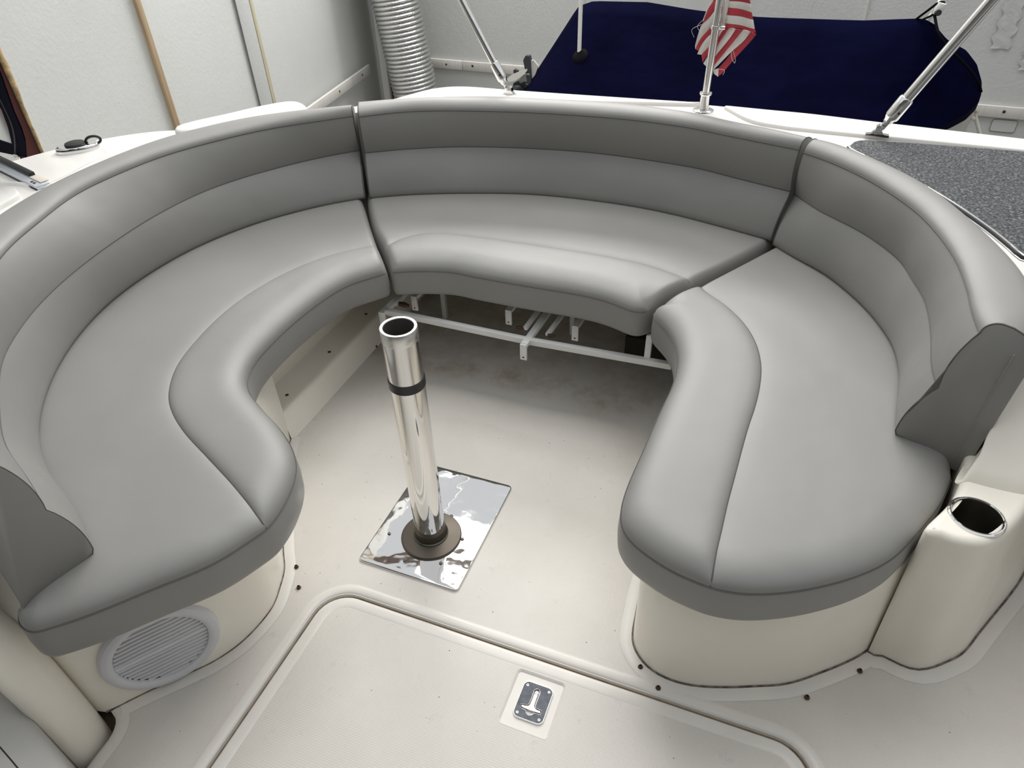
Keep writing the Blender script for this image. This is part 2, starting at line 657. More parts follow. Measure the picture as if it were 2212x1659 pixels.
struct(obj('ground', [(-6, -6, GZ), (6, -6, GZ), (6, 5.2, GZ), (-6, 5.2, GZ)], [(0, 1, 2, 3)], GROUND, None, False))
struct(obj('ceiling', [(-6, -6, CZ), (6, -6, CZ), (6, -2.6, CZ), (-6, -2.6, CZ)], [(3, 2, 1, 0)], CEIL, None, False))  # unseen; kept over the front alone so the world light enters aft
wl = struct(wall_slab('wall_left', corner, (left_x(0.94), 0.94), GZ, CZ, -0.05, WALLL), 'white foam board wall beside the boat')
wbk = struct(wall_slab('wall_back', (corner[0], corner[1]), (5.2, back_y(5.2)), GZ, CZ, 0.05, WALLB), 'grey white board wall behind the covered boat')
struct(wall_slab('wall_right', (5.0, 4.3), (5.0, -5.5), GZ, CZ, 0.05, WALLB))
struct(wall_slab('wall_front', (5.0, -5.5), (-4.0, -5.5), GZ, CZ, 0.05, WALLF))
struct(wall_slab('wall_side', (-2.62, 0.96), (-2.62, -5.5), GZ, CZ, 0.05, WALLL))
# red steel post at the free edge of the left wall, with old foam along the board's edge
struct(box('trim_1', (left_x(0.88) - 0.060, 0.882, 0.8), (0.10, 0.085, 4.2), REDSTEEL), 'red brown steel post at the end of the left wall')
fv, ff = [], []
zz = np.linspace(GZ, CZ, 120)
for i, z in enumerate(zz):
    w = 0.012 + 0.007 * math.sin(z * 9.0) + 0.008 * random.random()
    y0 = 0.925
    for (yy, dx) in ((y0, 0.0), (y0, 0.010), (y0 + w * 0.5, 0.016), (y0 + w, 0.008), (y0 + w, -0.002)):
        fv.append((left_x(yy) + dx, yy, z))
    if i:
        for k in range(4):
            ff.append(((i - 1) * 5 + k, (i - 1) * 5 + k + 1, i * 5 + k + 1, i * 5 + k))
struct(obj('trim_2', fv, ff, FOAM), 'ragged orange foam along the edge of the left wall')
struct(box('trim_19', (-2.252, 0.296, 0.8), (0.03, 1.07, 4.2), WALLL), 'grey white board beside the red steel post')
# strips and battens
def lw_strip(name, y, w, t, z0, z1, mat, label):
    return struct(box(name, (left_x(y) + t / 2, y, (z0 + z1) / 2), (t, w, z1 - z0), mat, None, 0.003), label)
lw_strip('trim_3', 1.775, 0.032, 0.022, -0.6, CZ - 0.02, WOOD, 'brown bamboo strip standing on the left wall')
lw_strip('trim_4', 2.735, 0.030, 0.014, -0.6, CZ - 0.02, WOOD2, 'pale yellow strip standing on the left wall')
lw_strip('trim_5', 2.655, 0.115, 0.005, -0.6, CZ - 0.02, WALLL, 'overlap of white board beside the pale strip')
t6 = struct(beam('trim_6', (left_x(2.45) + 0.012, 2.45, -0.035), (left_x(4.22) + 0.012, 4.22, -0.035), 0.022, 0.07, BATTEN, None, 0.003), 'painted batten with screws along the left wall')
for y in (2.75, 3.15, 3.62, 4.05):
    lathe('screw', [(0.0001, 0.004), (0.007, 0.003), (0.008, 0)], BLACK, t6, (left_x(y) + 0.0235, y, -0.035), (1, 0.13, 0), 8)
t7 = struct(beam('trim_7', (-2.25, back_y(-2.25) - 0.012, -0.035), (-1.955, back_y(-1.955) - 0.012, -0.035), 0.022, 0.07, BATTEN, None, 0.003), 'short painted batten beside the foil duct')
t8 = struct(beam('trim_8', (-1.95, back_y(-1.95) - 0.012, -0.035), (3.6, back_y(3.6) - 0.012, -0.035), 0.022, 0.07, BATTEN, None, 0.003), 'long painted batten across the back wall')
for x in (-2.1,):
    lathe('screw', [(0.0001, 0.004), (0.007, 0.003), (0.008, 0)], BLACK, t7, (x, back_y(x) - 0.0235, -0.035), (0, -1, 0), 8)
for x in (-1.86, -1.35, -0.7, 1.9, 2.5):
    lathe('screw', [(0.0001, 0.004), (0.008, 0.003), (0.010, 0)], BLACK, t8, (x, back_y(x) - 0.0235, -0.03), (0, -1, 0), 8)
struct(box('trim_9', (-2.58, 4.30, 0.8), (0.05, 0.17, 4.2), WALLB, None, 0.004, Matrix.Rotation(0.55, 4, 'Z')), 'white corner board behind the foil duct')
struct(box('trim_10', (-2.535, 4.42, 0.8), (0.05, 0.15, 4.2), REDSTEEL), 'dark red steel post behind the foil duct')
for i_, y_ in enumerate((0.3, 1.9, 3.4)):  # unseen beams, added to streak the reflections in plate and tubes
    struct(box('trim_%d' % (20 + i_), (1.2, y_, 3.15), (8.2, 0.07, 0.16), BEAM), 'unseen beam added for reflections in the polished metal')
# seams of the back wall boards and the patches of tape
for i, (x, w) in enumerate(((0.955, 0.012), (-0.93, 0.006), (0.22, 0.006), (2.3, 0.008))):
    struct(box('trim_%d' % (11 + i), (x, back_y(x) - 0.003, 1.3), (w, 0.006, 2.6), BATTEN), 'narrow joint strip on the back wall')
tape_v, tape_f = [], []
for (xa, zt, zb, w) in ((1.75, 0.62, 0.33, 0.10), (1.93, 0.42, 0.22, 0.08)):
    b0 = len(tape_v); nn = 14
    for i in range(nn):
        z = zt + (zb - zt) * i / (nn - 1)
        for k in range(4):
            tape_v.append((xa + w * (k / 3 - 0.5) + 0.012 * math.sin(i * 1.7), back_y(xa) - 0.006 - 0.008 * abs(math.sin(i * 1.3 + k)), z))
    for i in range(nn - 1):
        for k in range(3):
            a = b0 + i * 4 + k
            tape_f.append((a, a + 1, a + 5, a + 4))
tag(obj('tape_patch', tape_v, tape_f, WALLB), 'wrinkled white tape patches stuck on the back wall at the right', 'tape')
# outlet cover outline below the batten
oc = rrect(1.86, -0.16, 2.00, -0.085, 0.015, 4)
oco = obj('access_plate', *(lambda P: ([(p[0], back_y(p[0]) - 0.006, p[1]) for p in P] + [(p[0], back_y(p[0]), p[1]) for p in P],
      [tuple(range(len(P)))] + [(i, (i + 1) % len(P), len(P) + (i + 1) % len(P), len(P) + i) for i in range(len(P))]))(oc), WALLB, None, False)
fix_normals(oco)
tag(oco, 'rounded grey white cover plate on the back wall under the batten', 'cover plate')
tube('outline', [(p[0], back_y(p[0]) - 0.005, p[1]) for p in oc], 0.002, CAULK, oco, 5, True)

# ---------------------------------------------------------------- foil duct in the corner
duct = thing('foil_duct', 'ribbed silver foil duct standing in the corner of the shed', 'duct')
prof = []
z = -1.3
pitch = 0.0305
while z < 2.0:
    for t in (0.0, 0.06, 0.25, 0.5, 0.75, 0.94):
        prof.append((0.158 + 0.020 * math.sin(PI * t) ** 0.55, z + pitch * t))
    z += pitch
lathe('hose', prof, FOIL, duct, (-2.20, 4.08, 0), (-0.13, 0.0, 1.0), 40, 0.5)
settle(duct, (-2.03, 4.08, -1.3))

# ================================================================ THE NEIGHBOUR BOAT UNDER ITS COVER
cb = thing('covered_boat', 'small boat under a navy blue canvas cover behind the transom', 'boat')
XS = [-0.86, -0.78, -0.62, -0.48, -0.40, -0.12, 0.12, 0.43, 0.88, 1.13, 1.18, 1.25, 1.34, 1.40, 1.445, 1.46]
RZ = [0.20, 0.34, 0.565, 0.765, 0.792, 0.797, 0.770, 0.752, 0.757, 0.777, 0.755, 0.695, 0.655, 0.600, 0.525, 0.470]
NY = [2.26, 2.24, 2.22, 2.20, 2.20, 2.18, 2.17, 2.17, 2.20, 2.36, 2.40, 2.48, 2.58, 2.67, 2.78, 2.85]
SZ = [0.18, 0.26, 0.30, 0.30, 0.30, 0.30, 0.30, 0.31, 0.34, 0.385, 0.395, 0.41, 0.43, 0.44, 0.455, 0.462]
def resamp(a, n=70):
    s = np.linspace(0, len(XS) - 1, n)
    return np.interp(s, np.arange(len(XS)), a)
xs, rz, ny, sz = (resamp(a) for a in (XS, RZ, NY, SZ))
V, F = [], []
KC = 21
for i in range(len(xs)):
    hb = 2.85 - ny[i]
    for k in range(KC):
        t = -1 + 2 * k / (KC - 1)
        y = 2.85 + hb * t
        u = 1 - abs(t)
        sagz = sz[i] + (rz[i] - sz[i]) * (u ** 0.92) - 0.025 * math.sin(PI * u) * min(1, hb / 0.5)
        sagz += 0.010 * math.sin(9 * xs[i] + 5 * u) * math.sin(PI * u)
        V.append((xs[i], y, sagz))
    # skirt hanging over the sheer on both sides
n0 = KC
for i in range(len(xs) - 1):
    for k in range(KC - 1):
        a = i * KC + k
        F.append((a, a + KC, a + KC + 1, a + 1))
cov = fix_normals(obj('canvas_cover', V, F, COVER, cb))
sk_v, sk_f = [], []
for side in (-1, 1):
    b0 = len(sk_v)
    for i in range(len(xs)):
        hb = 2.85 - ny[i]
        y = 2.85 + side * hb
        for (dz, dy) in ((0.0, 0.0), (-0.015, 0.006), (-0.03, 0.004)):
            sk_v.append((xs[i], y + side * dy, sz[i] + dz))
    for i in range(len(xs) - 1):
        for k in range(2):
            a = b0 + i * 3 + k
            sk_f.append((a, a + 3, a + 4, a + 1))
obj('cover_hem', sk_v, sk_f, NAVY, cb)
hull_v, hull_f = [], []
KH = 13
for i in range(len(xs)):
    hb = max(0.012, (2.85 - ny[i]) - 0.012)
    keel = -0.28 + 0.55 * max(0, (xs[i] - 0.7) / 0.76) ** 2
    for k in range(KH):
        t = -1 + 2 * k / (KH - 1)
        y = 2.85 + hb * (abs(t) ** 0.75) * (1 if t > 0 else -1)
        z = sz[i] - 0.005 - (sz[i] - keel) * (1 - abs(t) ** 2.2)
        hull_v.append((min(xs[i], 1.45), y, z))
for i in range(len(xs) - 1):
    for k in range(KH - 1):
        a = i * KH + k
        hull_f.append((a, a + 1, a + KH + 1, a + KH))
hull_f.append(tuple(range(KH)))
fix_normals(obj('hull', hull_v, hull_f, HULLW, cb))
# cradle below, out of sight, that carries the hull
box('cradle', (0.0, 2.85, -0.80), (0.12, 0.9, 1.1), GROUND, cb)
box('cradle', (0.8, 2.85, -0.78), (0.12, 0.7, 1.12), GROUND, cb)
cord = [(1.165, 2.83, 0.80), (1.20, 2.75, 0.735), (1.27, 2.74, 0.672), (1.35, 2.75, 0.61), (1.42, 2.79, 0.54), (1.452, 2.83, 0.49)]
tube('tie_cord', spline(cord, n=24), 0.006, BLACKCORD, cb, 6)
settle(cb, (0.3, 2.85, -1.35))
# tall white pole rising through the cover
pl = thing('cover_pole', 'thin pale pole rising through a dark hole in the navy cover', 'pole')
tube('shaft', [(-0.400, 2.62, 0.560), (-0.398, 2.62, 0.80), (-0.396, 2.62, 1.6)], 0.0105, WPLAST, pl, 10)
lathe('collar', [(0.0, 0.006), (0.022, 0.0055), (0.036, 0.002), (0.044, -0.006)], BLACKCORD, pl, (-0.392, 2.60, 0.592), (-0.25, -0.75, 0.9), 16)  # no real collar: black disc stands for the dark hole in the cover
settle(pl, (-0.400, 2.62, 0.56))
# white stanchion at the bow end of the ridge
st = thing('bow_stanchion', 'white plastic stanchion tied with black cord at the right end of the navy cover', 'stanchion')
tube('post', [(1.135, 2.86, 0.735), (1.165, 2.86, 0.80), (1.180, 2.86, 0.845), (1.190, 2.86, 1.0)], [0.010, 0.010, 0.013, 0.013], WPLAST, st, 10)
lathe('clamp', [(0.0, 0.03), (0.020, 0.028), (0.024, 0.0), (0.020, -0.02), (0.0, -0.022)], WPLAST, st, (1.176, 2.84, 0.818), (0.3, -0.1, 1), 14)
lathe('socket', [(0.0, 0.024), (0.012, 0.024), (0.013, 0.0)], BLACK, st, (1.176, 2.822, 0.806), (0.1, -1, 0.2), 12)
tube('cord_loop', spline([(1.10, 2.85, 0.77), (1.14, 2.835, 0.815), (1.17, 2.83, 0.845), (1.195, 2.84, 0.84), (1.165, 2.83, 0.80), (1.12, 2.835, 0.77)], n=24), 0.005, BLACKCORD, st, 6)
settle(st, (1.135, 2.86, 0.735))
# mooring rope at the bow
rp = thing('mooring_rope', 'white knotted rope hanging from the bow of the covered boat', 'rope')
tube('strand', spline([(1.440, 2.84, 0.45), (1.445, 2.83, 0.42), (1.47, 2.83, 0.37), (1.52, 2.83, 0.28), (1.57, 2.83, 0.18)], n=20), 0.008, ROPE, rp, 7)
tube('strand', spline([(1.440, 2.82, 0.44), (1.450, 2.81, 0.37), (1.430, 2.80, 0.30), (1.40, 2.80, 0.22), (1.39, 2.80, 0.1)], n=20), 0.006, ROPE, rp, 7)
tube('knot', spline([(1.430, 2.825, 0.425), (1.455, 2.805, 0.415), (1.460, 2.835, 0.398), (1.432, 2.815, 0.390), (1.455, 2.805, 0.378), (1.452, 2.835, 0.365)], n=36), 0.008, ROPE, rp, 7)
settle(rp, (1.45, 2.83, 0.1))
# small loop of yellow rope
tag(tube('yellow_loop', spline([(1.30, 2.6, 0.12), (1.31, 2.6, 0.285), (1.328, 2.6, 0.300), (1.342, 2.6, 0.288), (1.335, 2.6, 0.12)], n=20), 0.006, YELLOW, None, 7),
    'small loop of yellow rope showing above the gunwale at right', 'rope')
# outboard motor tilted up at the stern
ob = thing('outboard_motor', 'black tilted outboard motor with grey propeller at the stern of the covered boat', 'outboard motor')
OB = Vector((-0.78, 2.80, 0.40))
def obp(x, y, z):
    return OB + Vector((x, y, z))
def plate_y(name, P, y, th, tilt, mat, n=None):
    """a solid plate whose outline is given as (x, z), standing about the depth y and leaning by tilt"""
    P = np.array(P, float)
    if n:
        P = spline(P, n=n, closed=True)[:-1]
    zc = P[:, 1].mean()
    k = len(P)
    V = [(p[0], y + s_ * th / 2 + tilt * (p[1] - zc), p[1]) for s_ in (-1, 1) for p in P]
    F = [tuple(range(k)), tuple(range(k, 2 * k))[::-1]] + [(i, (i + 1) % k, k + (i + 1) % k, k + i) for i in range(k)]
    return fix_normals(obj(name, V, F, mat, ob, False))
plate_y('skeg', [(-0.773,0.497), (-0.761,0.519), (-0.740,0.518), (-0.732,0.495), (-0.720,0.409), (-0.705,0.356), (-0.729,0.354), (-0.747,0.415)], 2.80, 0.030, 0.3, OUTB)
plate_y('anode_plate', [(-0.733,0.495), (-0.717,0.496), (-0.688,0.469), (-0.702,0.427), (-0.718,0.407)], 2.81, 0.012, 0.3, HULLW)
plate_y('propeller_blade', [(-0.863,0.395), (-0.835,0.422), (-0.790,0.442), (-0.744,0.457), (-0.749,0.442), (-0.780,0.415), (-0.819,0.396)], 2.77, 0.006, 0.5, PROP, 30)
plate_y('propeller_blade', [(-0.788,0.402), (-0.762,0.428), (-0.732,0.435), (-0.727,0.411), (-0.750,0.390), (-0.777,0.383)], 2.79, 0.006, -0.4, PROP, 26)
plate_y('propeller_blade', [(-0.825,0.444), (-0.817,0.452), (-0.800,0.445), (-0.798,0.433), (-0.820,0.425)], 2.79, 0.02, 0.2, OUTB)
lathe('hub', [(0.0, 0.03), (0.022, 0.028), (0.030, 0.0), (0.030, -0.06), (0.0, -0.06)], OUTB, ob, OB + Vector((-0.02, -0.02, -0.06)), (-0.5, -0.6, 0.35), 14)
plate_y('gear_case', [(-0.861,0.336), (-0.838,0.353), (-0.832,0.374), (-0.803,0.388), (-0.790,0.376), (-0.767,0.388), (-0.759,0.374), (-0.705,0.348), (-0.700,0.285), (-0.864,0.272)], 2.83, 0.07, 0.0, OUTB)
settle(ob, tuple(OB + Vector((0, 0, -0.15))))

# ================================================================ THE COCKPIT
# plan curves of the cushions, in metres; x to starboard, y aft, origin at the foot of the table pedestal
def c3(P, z):
    P = np.array(P, float)
    return np.c_[P, np.full(len(P), z)]

# ---- backrest curves
LB = [(-0.721,1.008), (-0.834,0.911), (-0.977,0.721), (-1.062,0.511), (-1.087,0.326), (-1.075,0.143), (-1.021,-0.027), (-0.941,-0.176), (-0.859,-0.284), (-0.765,-0.380), (-0.640,-0.460), (-0.556,-0.491), (-0.487,-0.520), (-0.385,-0.583)]
LM = [(-0.765,1.086), (-0.857,0.998), (-0.993,0.803), (-1.076,0.616), (-1.099,0.409), (-1.083,0.207), (-1.046,0.026), (-0.995,-0.115), (-0.924,-0.241), (-0.852,-0.331), (-0.623,-0.509), (-0.529,-0.545), (-0.390,-0.610)]
LT = [(-0.764,1.055), (-0.963,0.867), (-1.076,0.695), (-1.141,0.554), (-1.167,0.399), (-1.171,0.241), (-1.112,0.060), (-1.081,-0.032), (-1.043,-0.101)] + [(-0.965,-0.21),(-0.87,-0.33),(-0.76,-0.43),(-0.66,-0.515),(-0.54,-0.58),(-0.402,-0.632)]
LK = [(-0.776,1.070), (-0.888,0.996), (-1.031,0.876), (-1.121,0.746), (-1.185,0.607), (-1.212,0.459), (-1.224,0.305), (-1.211,0.167), (-1.179,0.025)] + [(-1.12,-0.10),(-1.02,-0.23),(-0.91,-0.36),(-0.79,-0.46),(-0.68,-0.545),(-0.55,-0.61),(-0.408,-0.656)]
CB = [(-0.701,1.014), (-0.583,1.080), (-0.390,1.152), (-0.142,1.219), (0.115,1.232), (0.317,1.216), (0.514,1.167), (0.701,1.109)]
CM = [(-0.735,1.068), (-0.597,1.151), (-0.401,1.232), (-0.129,1.287), (0.114,1.302), (0.416,1.270), (0.507,1.237), (0.704,1.177)]
CT = [(-0.722,1.062), (-0.583,1.159), (-0.385,1.221), (-0.122,1.268), (0.169,1.284), (0.401,1.257), (0.489,1.225), (0.717,1.163)]
CK = [(-0.747,1.118), (-0.601,1.201), (-0.433,1.262), (-0.139,1.319), (0.152,1.340), (0.389,1.307), (0.478,1.267), (0.635,1.219), (0.748,1.173)]
RB = [(0.709,1.083), (0.782,1.015), (0.862,0.950), (0.924,0.871), (0.977,0.787), (1.019,0.699), (1.046,0.620), (1.057,0.542), (1.060,0.473), (1.054,0.406), (1.049,0.342), (1.045,0.275)]
RM = [(0.719,1.157), (0.824,1.042), (0.938,0.937), (1.028,0.802), (1.049,0.719), (1.075,0.631), (1.082,0.545), (1.083,0.466), (1.079,0.385), (1.078,0.322), (1.088,0.275)]
RT = [(0.741,1.135), (0.814,1.086), (0.925,0.972), (1.022,0.821), (1.070,0.694), (1.097,0.582), (1.106,0.507), (1.110,0.415), (1.110,0.356), (1.118,0.281)]
RK = [(0.774,1.161), (0.805,1.158), (0.860,1.109), (0.930,1.040), (1.017,0.935), (1.086,0.803), (1.144,0.654), (1.180,0.536), (1.189,0.466), (1.193,0.391)] + [(1.168,0.30),(1.140,0.250)]

# ---------------------------------------------------------------- hull mouldings
def k_off(K, d, n=40):
    P = relax(spline(K, n=n), 6)
    N = normals2(P, False)
    cen = np.array([0.0, 0.4])
    s = np.sign(((P - cen) * N).sum(1))
    return P + N * s[:, None] * d

inner = np.vstack([k_off(LK, 0.035)[::-1], k_off(CK, 0.035)[1:-1], k_off(RK, 0.035)])
outer = [(-1.75,-0.50),(-1.72,-0.10),(-1.68,0.20),(-1.605,0.42),(-1.54,0.56),(-1.46,0.67),(-1.36,0.755),(-1.22,0.83),(-1.0,1.03),(-0.83,1.17),(-0.74,1.27),(-0.67,1.37),(-0.60,1.445),(-0.50,1.485),(-0.31,1.49),(-0.14,1.50),(0.35,1.53),(0.72,1.505),(0.97,1.475),(1.35,1.435),(1.8,1.39),(2.4,1.32)]
outer = spline(outer, step=0.03)
DZ = 0.735
deck = thing('side_deck', 'white fibreglass side deck and gunwale running around behind the backrests', 'deck')
loop = np.vstack([outer, [(2.4, 0.35), (1.30, 0.35)], inner[::-1], [(-0.52, -0.74), (-1.74, -0.74)]])
P, F = cdt([loop], [], [])
obj('deck_top', np.c_[P, np.full(len(P), DZ)], F, GEL, deck, False)
ribbon('hull_side', outer[::-1], [(0.0, DZ), (-0.006, DZ - 0.002), (-0.014, DZ - 0.012), (-0.018, DZ - 0.03), (-0.012, DZ - 0.2), (0.10, DZ - 1.5)], GEL, deck)
ribbon('inner_wall', inner, [(0.0, DZ), (0.0, DZ - 0.012), (0.02, 0.30)], CREAM, deck)
# raised gunwale lip along the transom and the moulded hump at the port corner
gw = np.array([(0.46,1.500),(0.56,1.385),(0.66,1.352),(0.75,1.345),(0.95,1.337),(1.35,1.325),(1.8,1.305),(2.4,1.26)])
go = np.array([(0.47,1.508),(0.62,1.500),(0.75,1.494),(0.97,1.466),(1.35,1.426),(1.8,1.38),(2.4,1.31)])
lip_loop = np.vstack([spline(gw, step=0.04), spline(go, step=0.04)[::-1]])
prism('gunwale_lip', lip_loop, DZ - 0.01, DZ + 0.012, GEL, deck, 0.006)
hump = spline([(-1.235,0.735),(-1.215,0.80),(-1.15,0.90),(-1.09,1.00),(-1.02,1.075),(-0.955,1.07),(-0.91,1.01),(-1.0,0.92),(-1.10,0.80),(-1.18,0.70)], step=0.02, closed=True)[:-1]
prism('moulded_hump', hump, DZ - 0.01, DZ + 0.038, GEL, deck, 0.014)
humpc = spline([(-0.70,1.22),(-0.66,1.34),(-0.60,1.43),(-0.50,1.475),(-0.30,1.48),(-0.1,1.488),(0.20,1.503),(0.40,1.512),(0.20,1.47),(-0.1,1.41),(-0.35,1.385),(-0.52,1.33)], step=0.02, closed=True)[:-1]
prism('moulded_ridge', humpc, DZ - 0.01, DZ + 0.014, GEL, deck, 0.008)
# crease beside the port backrest and mouldings forward of the windscreen foot
cr = [(-1.327,0.277), (-1.327,0.364), (-1.336,0.478), (-1.270,0.592), (-1.195,0.723), (-1.099,0.892), (-1.012,0.986)]
ribbon('deck_crease', spline(cr, step=0.02), [(-0.006, DZ - 0.001), (-0.003, DZ + 0.004), (0.004, DZ + 0.004), (0.010, DZ - 0.001)], GEL, deck)
rid = [(-1.574,0.231), (-1.482,0.252), (-1.405,0.268), (-1.341,0.269), (-1.315,0.288)]
ribbon('deck_crease', spline(rid, step=0.02), [(-0.010, DZ - 0.001), (-0.004, DZ + 0.007), (0.004, DZ + 0.007), (0.012, DZ - 0.001)], GEL, deck)
pad = [(-1.466,0.195), (-1.437,0.218), (-1.389,0.225), (-1.343,0.205), (-1.325,0.184), (-1.312,0.117), (-1.298,0.048)]
prism('moulded_pad', spline(pad, step=0.012, closed=True)[:-1], DZ - 0.01, DZ + 0.016, GEL, deck, 0.008)
box('bulkhead', (0.05, 1.345, 0.33), (1.9, 0.03, 0.70), CREAM, deck)
ribbon('cabinet_face', np.array([(1.56, 0.352), (1.9, 0.352), (2.4, 0.352)]), [(0.0, DZ), (0.004, DZ - 0.012), (0.004, 0.0)], CREAM, deck)
ribbon('side_face', np.array([(-1.74, -0.74), (-1.2, -0.74), (-0.92, -0.74)]), [(0.0, DZ), (0.004, DZ - 0.012), (0.004, -0.05)], CREAM, deck)
settle(deck, (0, 1.5, -0.7))

# ---------------------------------------------------------------- sole (cockpit floor)
HX0, HX1, HY1, HY0 = -0.1665, 1.005, -0.243, -1.75      # hatch lid
opening = rrect(HX0 - 0.009, HY0, HX1 + 0.009, HY1 + 0.009, 0.085)
lipedge = np.array([(-0.60,-0.62),(-0.52,-0.665),(-0.465,-0.692),(-0.440,-0.702),(-0.425,-0.720),(-0.418,-0.745),(-0.417,-0.78),(-0.413,-0.83),(-0.40,-0.95),(-0.38,-1.8),(-0.38,-3.0)])
lipedge = spline(lipedge, step=0.012)
sole_loop = ccw(np.vstack([lipedge[::-1], [(-0.76, -0.5), (-0.76, 1.32), (2.4, 1.32), (2.4, -3.0)]]))
P, F = cdt([sole_loop, opening], [], [])
floor = struct(obj('floor', np.c_[P, np.zeros(len(P))], F, SOLE, None, False), 'cream fibreglass cockpit sole with woven grip texture')
op = ccw(opening)
ribbon('hatch_gutter', op, [(0.030, 0.0004), (0.026, 0.0028), (0.018, 0.0042), (0.008, 0.0030), (0.002, 0.0), (0.0, -0.006), (-0.001, -0.03)], SMOOTH, floor, True)
ribbon('gutter_bottom', op, [(0.004, -0.010), (-0.03, -0.010)], GROOVE, floor, True)
ribbon('sole_edge', lipedge, [(-0.030, 0.0006), (-0.018, 0.0022), (-0.006, 0.0022), (0.0, -0.001), (0.001, -0.02), (0.0, -0.06)], SMOOTH, floor)
flat('drain_bottom', [ccw(np.array([(-0.9, -3.0), (-0.3, -3.0), (-0.3, -0.6), (-0.9, -0.6)]))], -0.06, GROOVE, floor)

# ---------------------------------------------------------------- floor hatch with its latch
hatch = thing('floor_hatch', 'cream non-slip floor hatch lid with rounded corners in the foreground', 'hatch')
HZ = 0.001
lo = ccw(rrect(HX0, HY0, HX1, HY1, 0.078))
li = ccw(rrect(HX0 + 0.030, HY0 + 0.03, HX1 - 0.030, HY1 - 0.026, 0.055))
rec = ccw(rrect(0.362, -0.412, 0.480, -0.277, 0.012, 5))
P, F = cdt([li, rec], [], [])
obj('lid', np.c_[P, np.full(len(P), HZ)], F, SOLE, hatch, False)
ribbon('lid_rim', lo, [(0.0, -0.02), (0.0, HZ - 0.004), (-0.001, HZ), (-0.004, HZ + 0.0015), (-0.026, HZ + 0.0012), (-0.031, HZ - 0.0005)], LID, hatch, True)
ribbon('recess_wall', rec, [(0.001, HZ + 0.0003), (-0.002, HZ - 0.001), (-0.006, HZ - 0.005)], LID, hatch, True)
rin = ccw(rrect(0.366, -0.408, 0.476, -0.281, 0.010, 5))
flat('recess', [rin], HZ - 0.0042, LID, hatch)
# T-handle latch let into the recess
LX, LY = 0.4225, -0.343
lp = ccw(rrect(LX - 0.0345, LY - 0.043, LX + 0.0345, LY + 0.043, 0.013, 6))
def tee(sc, w):
    pts = [(-0.0074, 0.026), (-0.0035, 0.0315), (0.0035, 0.0315), (0.0074, 0.026), (0.0068, 0.012), (0.0072, -0.006), (0.0098, -0.0112), (0.0240, -0.0122), (0.0240, -0.0214), (0.0095, -0.0222), (0.006, -0.029), (0.0, -0.0315), (-0.006, -0.029), (-0.0095, -0.0222), (-0.0240, -0.0214), (-0.0240, -0.0122), (-0.0098, -0.0112), (-0.0072, -0.006), (-0.0068, 0.012)]
    return np.array(pts)
cut = ccw(tee(1, 0)) + np.array([LX, LY])
zt = HZ + 0.0005
P, F = cdt([lp, cut], [], [])
latch = obj('latch', np.c_[P, np.full(len(P), zt)], F, LATCHM, hatch, False)
latch['label'] = 'grey steel T-handle latch'
ribbon('plate_edge', lp, [(0.0018, HZ - 0.004), (0.0012, zt - 0.0006), (0.0004, zt + 0.0002), (-0.0004, zt)], CHROME, latch, True)
ribbon('slot_edge', cut, [(0.0007, zt), (0.0003, zt + 0.0003), (0.0, zt)], CHROME, latch, True)
ribbon('slot_wall', cut, [(0.0, zt), (0.0, zt - 0.011)], DARK, latch, True)
flat('slot_bottom', [cut], zt - 0.010, DARK, latch)
th_pts = np.array([(-0.0050, 0.0245), (0.0, 0.0275), (0.0050, 0.0245), (0.0046, 0.010), (0.0054, -0.004), (0.0105, -0.0128), (0.0222, -0.0140), (0.0222, -0.0195), (0.006, -0.0205), (0.0, -0.0200), (-0.006, -0.0205), (-0.0222, -0.0195), (-0.0222, -0.0140), (-0.0105, -0.0128), (-0.0054, -0.004), (-0.0046, 0.010)])
th_pts = np.array([(-0.0048, 0.0235), (0.0, 0.0270), (0.0048, 0.0235), (0.0044, 0.010), (0.0050, -0.0085), (0.0078, -0.0125), (0.0130, -0.0140), (0.0222, -0.0140), (0.0222, -0.0198), (0.008, -0.0207), (0.0, -0.0209), (-0.008, -0.0207), (-0.0222, -0.0198), (-0.0222, -0.0140), (-0.0130, -0.0140), (-0.0078, -0.0125), (-0.0050, -0.0085), (-0.0044, 0.010)])
prism('tee_handle', ccw(th_pts) + np.array([LX, LY]), zt - 0.005, zt + 0.0012, CHROMEB, latch, 0.0012)
lathe('keyhole', [(0.0, -0.0005), (0.0022, 0.0), (0.0030, 0.0006), (0.0036, 0.0)], CHROME, latch, (LX, LY + 0.0195, zt + 0.0013), (0, 0, 1), 16)
for (sx, sy) in ((-1, 1), (1, 1), (-1, -1), (1, -1)):
    lathe('screw', [(0.0, -0.0008), (0.0012, -0.0006), (0.0016, 0.0006), (0.0026, 0.0006), (0.0031, 0.0)], CHROME, latch, (LX + sx * 0.0255, LY + sy * 0.0335, zt), (0, 0, 1), 14)
settle(hatch, (0.4, -0.9, 0))

